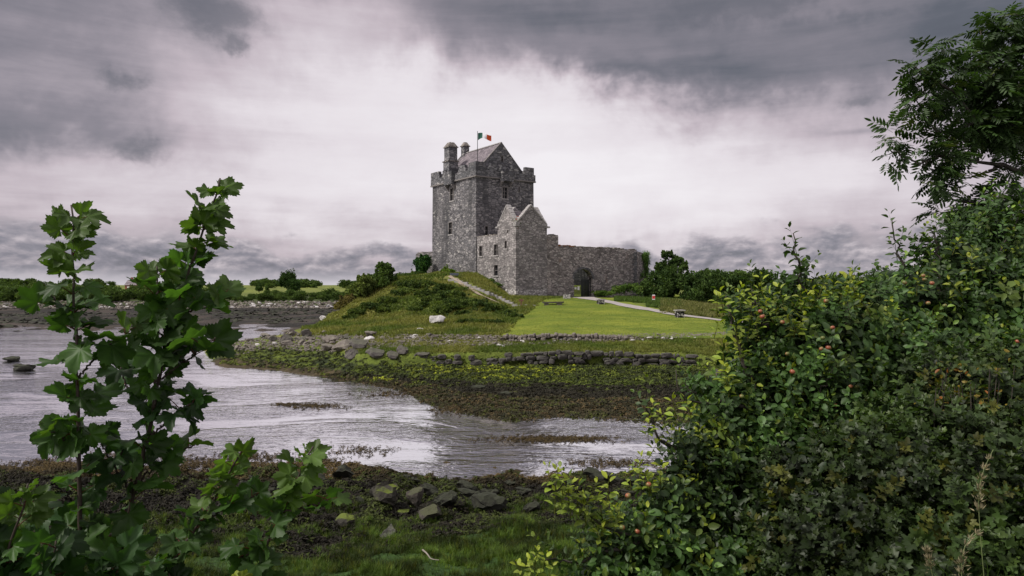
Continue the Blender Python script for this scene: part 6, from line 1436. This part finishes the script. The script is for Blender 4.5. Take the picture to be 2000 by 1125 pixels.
shift(tkA, ab).build('trunk', M['bark'], ae, True); shift(am, ab).build('crown', M['leaf'], ae, True)
# apples
v_, f_ = IC3; ra = np.hypot(v_[:, 0], v_[:, 1]); va = v_.copy(); va[:, 2] = v_[:, 2] * .88 - .28 * np.exp(-(ra / .32) ** 2) * np.sign(v_[:, 2]); ap_ = MB(); ap_.add(va, f_)
def apple_mat():
    m, t, b = mat('apple_skin'); o = coords(t); z = t.xyz(o)[0]
    oi = t.n.new('ShaderNodeObjectInfo'); f = t.m('ADD', t.m('MULTIPLY', z, .35), t.m('ADD', t.m('MULTIPLY', t.noise(o, 1.3, 3), .5), t.m('MULTIPLY', oi.outputs['Random'], .75)))
    t.put(b.inputs['Base Color'], t.ramp(f, [(.45, (.11, .13, .03)), (.75, (.24, .13, .05)), (1, (.26, .07, .035))])); b.inputs['Roughness'].default_value = .4; return m
ame = ap_.mesh('apple', apple_mat(), True)
for x, y in ((1485, 608), (1489, 618), (1528, 629), (1614, 588), (1626, 640), (1607, 660), (1604, 681), (1618, 679), (1538, 691), (1548, 726), (1661, 755), (1674, 755), (1688, 785), (1631, 792), (1449, 774), (1767, 552), (1803, 538), (1806, 546), (1820, 553), (1845, 597), (1987, 667), (1813, 592), (1267, 946), (1227, 968), (1245, 1038), (1283, 1046), (1275, 1050), (1215, 1030)):
    Yq = np.interp(x, [1050, 1250, 1450, 1600, 1800, 2000], [3.95, 4.1, 4.45, 4.5, 4.75, 4.8]); p_ = P(x, y, Yq)
    o = bpy.data.objects.new('apple', ame); col.objects.link(o); o.parent = ae; o.location = (p_.x - ab[0], p_.y - ab[1], p_.z - ab[2]); s = random.uniform(.014, .018); o.scale = (s, s, s); o.rotation_euler = (random.uniform(-.5, .5), random.uniform(-.5, .5), random.uniform(0, 6))

# ---- lobed leaved bush in front of the apple tree
CS = [spray(i + 120, 11, .19, .052, lobed=True, tipcol=(1.4, 1.25, 1), tipfrac=.7, droop=.3) for i in range(6)]
CB = [(1640, 960, 4.0, .36), (1740, 930, 4.0, .40), (1850, 900, 4.0, .42), (1960, 900, 4.0, .42), (1820, 800, 4.3, .34), (1920, 780, 4.3, .38), (2010, 800, 4.2, .4), (1760, 860, 4.2, .3), (1600, 1060, 3.8, .34), (1720, 1060, 3.7, .38), (1850, 1040, 3.6, .4), (1980, 1020, 3.5, .4), (1560, 960, 4.1, .24), (1660, 1180, 3.6, .45), (1850, 1200, 3.4, .45), (1650, 1400, 3.6, .5), (1900, 1400, 3.5, .5), (1530, 1060, 4.0, .2)]
cbp = gb(1800, 4.0); ce = empty('currant_bush', cbp); tag(ce, 'dense dark bush with small lobed leaves filling the bottom right below the apple tree', 'bush')
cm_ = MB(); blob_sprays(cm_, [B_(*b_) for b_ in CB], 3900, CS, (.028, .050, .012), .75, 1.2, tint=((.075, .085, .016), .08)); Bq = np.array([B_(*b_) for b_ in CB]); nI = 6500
kk = rng.choice(len(Bq), nI); d_, r_ = sphere_pts(nI, .5); am2 = Bq[kk, :3] + d_ * r_[:, None] * Bq[kk, 3:6] * .85 + (0, .12, 0); cm_.scatter(OVL[0], OVL[1], am2, rotmats(nI), rng.uniform(.05, .075, nI), np.array([.013, .026, .008]) * rng.uniform(.6, 1.4, (nI, 1)))  # filler leaves in a darker tint, inner shade of the bush as colour
ck_ = MB()
for b_ in Bq: limb(ck_, (cbp[0] + rng.normal() * .15, cbp[1] + rng.normal() * .1, cbp[2] - .1), b_[:3], .014, .004, .08)
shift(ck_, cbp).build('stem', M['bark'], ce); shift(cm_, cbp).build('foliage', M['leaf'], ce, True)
# yellowing weeds in it
yb = gb(1880, 3.9); ye = empty('yellowing_shrub', yb); tag(ye, 'thin shrub with small yellow and orange leaves among the dark bushes on the right', 'shrub'); ym_ = MB(); yk = MB()
for i in range(16):
    tp = np.array(P(1830 + i * 9 + rng.normal() * 8, 700 + rng.uniform(0, 70), 3.95)); q = limb(yk, (yb[0] + rng.normal() * .08, yb[1], yb[2] - .1), tp, .006, .002, .05, 12)
    for j in range(7, 12):
        n = 7; c_ = np.array([(.20, .15, .02), (.28, .10, .02), (.08, .10, .02), (.10, .13, .025)])[rng.choice(4, n, p=[.22, .06, .4, .32])] * rng.uniform(.6, 1.1, (n, 1)); ym_.scatter(OVL[0], OVL[1], q[j] + rng.normal(size=(n, 3)) * .03, rotmats(n), rng.uniform(.018, .036, n), c_)
shift(yk, yb).build('stem', M['bark'], ye); shift(ym_, yb).build('foliage', M['leaf'], ye)

# ---- ash tree leaning in from the right
def ash_leaf(seed):
    r = np.random.default_rng(seed); V, Fc = [], []; L = 1.0; np_ = 5
    def ax(t): return np.array([t * L, 0, -.22 * t * t])
    def leaflet(p, d, s):
        k = len(V); d = np.array(d) / np.linalg.norm(d); y = np.cross((0, 0, 1), d); y /= np.linalg.norm(y)
        V.extend([p, p + d * s * .35 - y * s * .15 + (0, 0, .02), p + d * s * .7 - y * s * .13 - (0, 0, .03), p + d * s - (0, 0, .10 * s), p + d * s * .7 + y * s * .13 - (0, 0, .03), p + d * s * .35 + y * s * .15 + (0, 0, .02)]); Fc.append((k, k + 1, k + 2, k + 3, k + 4, k + 5))
    k = 0
    V.extend([ax(0) - (0, .008, 0), ax(0) + (0, .008, 0), ax(.5) - (0, .006, 0), ax(.5) + (0, .006, 0), ax(1) - (0, .003, 0), ax(1) + (0, .003, 0)]); Fc.extend([(0, 2, 3, 1), (2, 4, 5, 3)])
    for i in range(np_):
        t = .28 + .62 * i / (np_ - 1); s = .36 * r.uniform(.85, 1.1) * (.8 + .5 * math.sin(t * 3))
        for sg in (-1, 1): leaflet(ax(t), (.55, sg, -.25 + r.normal() * .15), s)
    leaflet(ax(1), (1, 0, -.3), .38); return np.array(V), Fc
ASH = [ash_leaf(i) for i in range(5)]
YA = 7.6
hb = gb(2260, 8.2); he_ = empty('ash_tree', hb); tag(he_, 'ash tree with feathery compound leaves leaning in from the right edge', 'tree')
hk, hm = MB(), MB()
limb(hk, (hb[0], hb[1], hb[2] - .3), tuple(P(2240, 560, 8.2)), .17, .10, .04, 8, 8)
LM = [[(2240, 640, 8.2), (2150, 420, 8.0), (2040, 345, 7.8), (1960, 322, 7.6), (1895, 316, 7.5), (1850, 300, 7.4)], [(2240, 600, 8.2), (2150, 380, 8), (2030, 290, 7.8), (1950, 275, 7.6), (1905, 240, 7.5), (1880, 190, 7.4), (1810, 150, 7.3), (1782, 125, 7.3)],
      [(2240, 600, 8.2), (2180, 300, 8), (2080, 200, 7.8), (1980, 150, 7.7), (1920, 100, 7.6), (1915, 60, 7.6)], [(2030, 290, 7.8), (1970, 240, 7.6), (1930, 170, 7.5), (1935, 110, 7.4)], [(1850, 300, 7.4), (1800, 320, 7.3), (1765, 308, 7.3), (1735, 290, 7.3)],
      [(2240, 640, 8.2), (2100, 470, 7.9), (1980, 430, 7.7), (1890, 400, 7.5), (1830, 370, 7.4)], [(2240, 600, 8.2), (2200, 200, 8), (2080, 80, 7.8), (2000, 40, 7.7), (1975, 25, 7.6)], [(1905, 240, 7.5), (1850, 260, 7.4), (1815, 250, 7.4), (1790, 190, 7.3)], [(1980, 430, 7.7), (1900, 450, 7.6), (1830, 455, 7.5)], [(2100, 470, 7.9), (1980, 480, 7.6), (1880, 500, 7.5)], [(1960, 322, 7.6), (1900, 345, 7.5), (1850, 360, 7.5)]]
lp = []
for seq in LM:
    q, L = smooth_path([tuple(P(*s)) for s in seq], 30); q[1:-1] += rng.normal(0, .012, (28, 3)); hk.tube(q, np.linspace(.085 if L > 1.5 else .014, .006, 30), 6); lp.append(q)
HBL = [(1955, 215, 7.6, .40), (1880, 235, 7.5, .30), (1840, 165, 7.4, .20), (1800, 140, 7.3, .12), (1920, 140, 7.5, .27), (1960, 75, 7.6, .25), (2010, 110, 7.7, .4), (2020, 220, 7.8, .35), (1845, 300, 7.4, .20), (1880, 375, 7.5, .24), (1840, 345, 7.4, .14), (1748, 275, 7.3, .10), (1738, 315, 7.3, .065), (1740, 252, 7.3, .055), (1780, 290, 7.3, .07), (1930, 420, 7.6, .28), (1990, 400, 7.7, .16),
       (1870, 450, 7.5, .26), (1950, 480, 7.6, .35), (2060, 30, 7.8, .3), (1800, 200, 7.3, .12), (2100, 300, 8.2, .5), (2100, 480, 8, .5), (2010, 500, 7.7, .4), (1850, 510, 7.5, .2), (1850, 420, 7.5, .16), (1900, 400, 7.5, .2), (1980, 340, 7.7, .12), (1830, 100, 7.4, .10), (1800, 125, 7.3, .09), (1920, 470, 7.2, .3), (1860, 470, 7.2, .2), (1970, 40, 7.6, .14), (1960, 275, 7.6, .12)]
HB = np.array([B_(*b_) for b_ in HBL]); n = 4300; kk = rng.choice(len(HB), n, p=HB[:, 3] ** 2 / (HB[:, 3] ** 2).sum()); d_, r_ = sphere_pts(n, .5)
pos = HB[kk, :3] + d_ * r_[:, None] * HB[kk, 3:6]; fm = fbm(pos[:, 0] * 3.4, pos[:, 2] * 3.4, 88, 3) > .41; small = HB[kk, 3] < .15; pos = pos[fm | small]; d_ = d_[fm | small]; n = len(pos)
a_ = rng.uniform(0, 6.28, n); xd = np.column_stack([np.cos(a_), np.sin(a_), rng.uniform(-.9, .5, n)]) + d_ * .6; cc = np.array([.038, .072, .020]) * rng.uniform(.5, 1.5, (n, 1)); cc[rng.random(n) < .05] = (.09, .12, .035)
for i in range(5): q = np.arange(i, n, 5); hm.scatter(ASH[i][0], ASH[i][1], pos[q], frames(xd[q], np.tile([[0, 0, 1.]], (len(q), 1)) + rng.normal(size=(len(q), 3)) * .35), rng.uniform(.13, .24, len(q)), cc[q])
for i in range(150):                                  # twigs from the limbs into the foliage
    j = rng.integers(n); l_ = lp[rng.integers(len(lp))]; dd = np.linalg.norm(l_ - pos[j], axis=1); t = int(dd.argmin())
    if dd[t] < .5: limb(hk, l_[t], pos[j], .007, .002, .1, 5, 4)
shift(hk, hb).build('trunk', M['bark'], he_, True); shift(hm, hb).build('crown', M['leaf'], he_)

# ---- flowering grasses at the bottom right
def seed_grass(label, Y, pts, head, colr=(.30, .26, .16)):
    b0 = gb(pts[0][0], Y); e = empty('flowering_grass', b0); tag(e, label, 'grass stalk'); q, L = smooth_path([b0] + [tuple(P(x, y, Y)) for x, y in pts], 40); q = q - np.array(b0)
    mb = MB(); mb.tube(q, np.linspace(.0022, .001, 40), 5); mb.build('stalk', plain('grass_stalk', (.13, .16, .06), .6, .3), e, True)
    k0 = int(40 * (1 - head)); hp = MB(); SEED = (np.array([(0, 0, 0), (.3, -.12, .05), (1, 0, 0), (.3, .12, .05), (.3, 0, -.1)]), [(0, 1, 2, 3), (0, 4, 2), (1, 4, 2), (3, 2, 4)])
    m_ = 110; f = rng.random(m_); ix = (k0 + f * (39 - k0)).astype(int); tg = q[np.minimum(39, ix + 1)] - q[ix - 1]; tg /= np.linalg.norm(tg, axis=1)[:, None]
    sd_ = rng.normal(size=(m_, 3)) * .45; hp.scatter(SEED[0], SEED[1], q[ix] + sd_ * .012 * (1.2 - f)[:, None], frames(tg + sd_, rng.normal(size=(m_, 3))), rng.uniform(.011, .022, m_), np.array(colr) * rng.uniform(.5, 1.2, (m_, 1)))
    hp.build('seed_head', M['grass'], e)
seed_grass('tall upright grass stalk with pale seed head at the bottom right', 2.3, [(1925, 1160), (1915, 1050), (1910, 980), (1912, 930), (1940, 878)], .16)
seed_grass('bent grass stalk with drooping pale head left of the upright one', 2.2, [(1882, 1180), (1876, 1100), (1880, 1060), (1896, 1042), (1922, 1034)], .18)
seed_grass('short grass stalk with small pale head left of the bent one', 2.4, [(1830, 1200), (1822, 1120), (1812, 1085), (1806, 1062)], .08)
bl = MB(); bb = gb(1960, 2.1)
for i in range(26):
    x0 = 1860 + rng.uniform(0, 160); q, L = smooth_path([(bb[0] + rng.normal() * .1, bb[1] + rng.normal() * .06, bb[2]), tuple(P(x0, 1200, 2.1)), tuple(P(x0 + rng.normal() * 40, 1080 + rng.uniform(-40, 30), 2.1)), tuple(P(x0 + rng.normal() * 110, 1100, 2.05))], 12)
    wv2 = np.array([.004, 0, .001]); V = []
    for j, p_ in enumerate(q): V += [p_ - wv2 * (1 - j / 12.5), p_ + wv2 * (1 - j / 12.5)]
    bl.add(np.array(V) - np.array(bb), [(2 * j, 2 * j + 1, 2 * j + 3, 2 * j + 2) for j in range(11)], np.array((.05, .085, .02)) * rng.uniform(.5, 1.4))
o = bl.build('long_grass', M['grass'], loc=bb); tag(o, 'tuft of long arching grass blades in the bottom right corner', 'grass')
# fallen twig on the near grass
g_ = ground_at(838, 1095); mb = MB(); q, L = smooth_path([(-.16, .25, .12), (-.05, .1, .1), (.05, -.15, .08), (.22, -.22, .09)], 12); mb.tube(q, np.linspace(.018, .008, 12), 6)
tag(mb.build('fallen_branch', plain('bleached_wood', (.24, .21, .18), .8, .2, 20), loc=tuple(g_)), 'bleached bent twig lying on the near grass', 'stick')
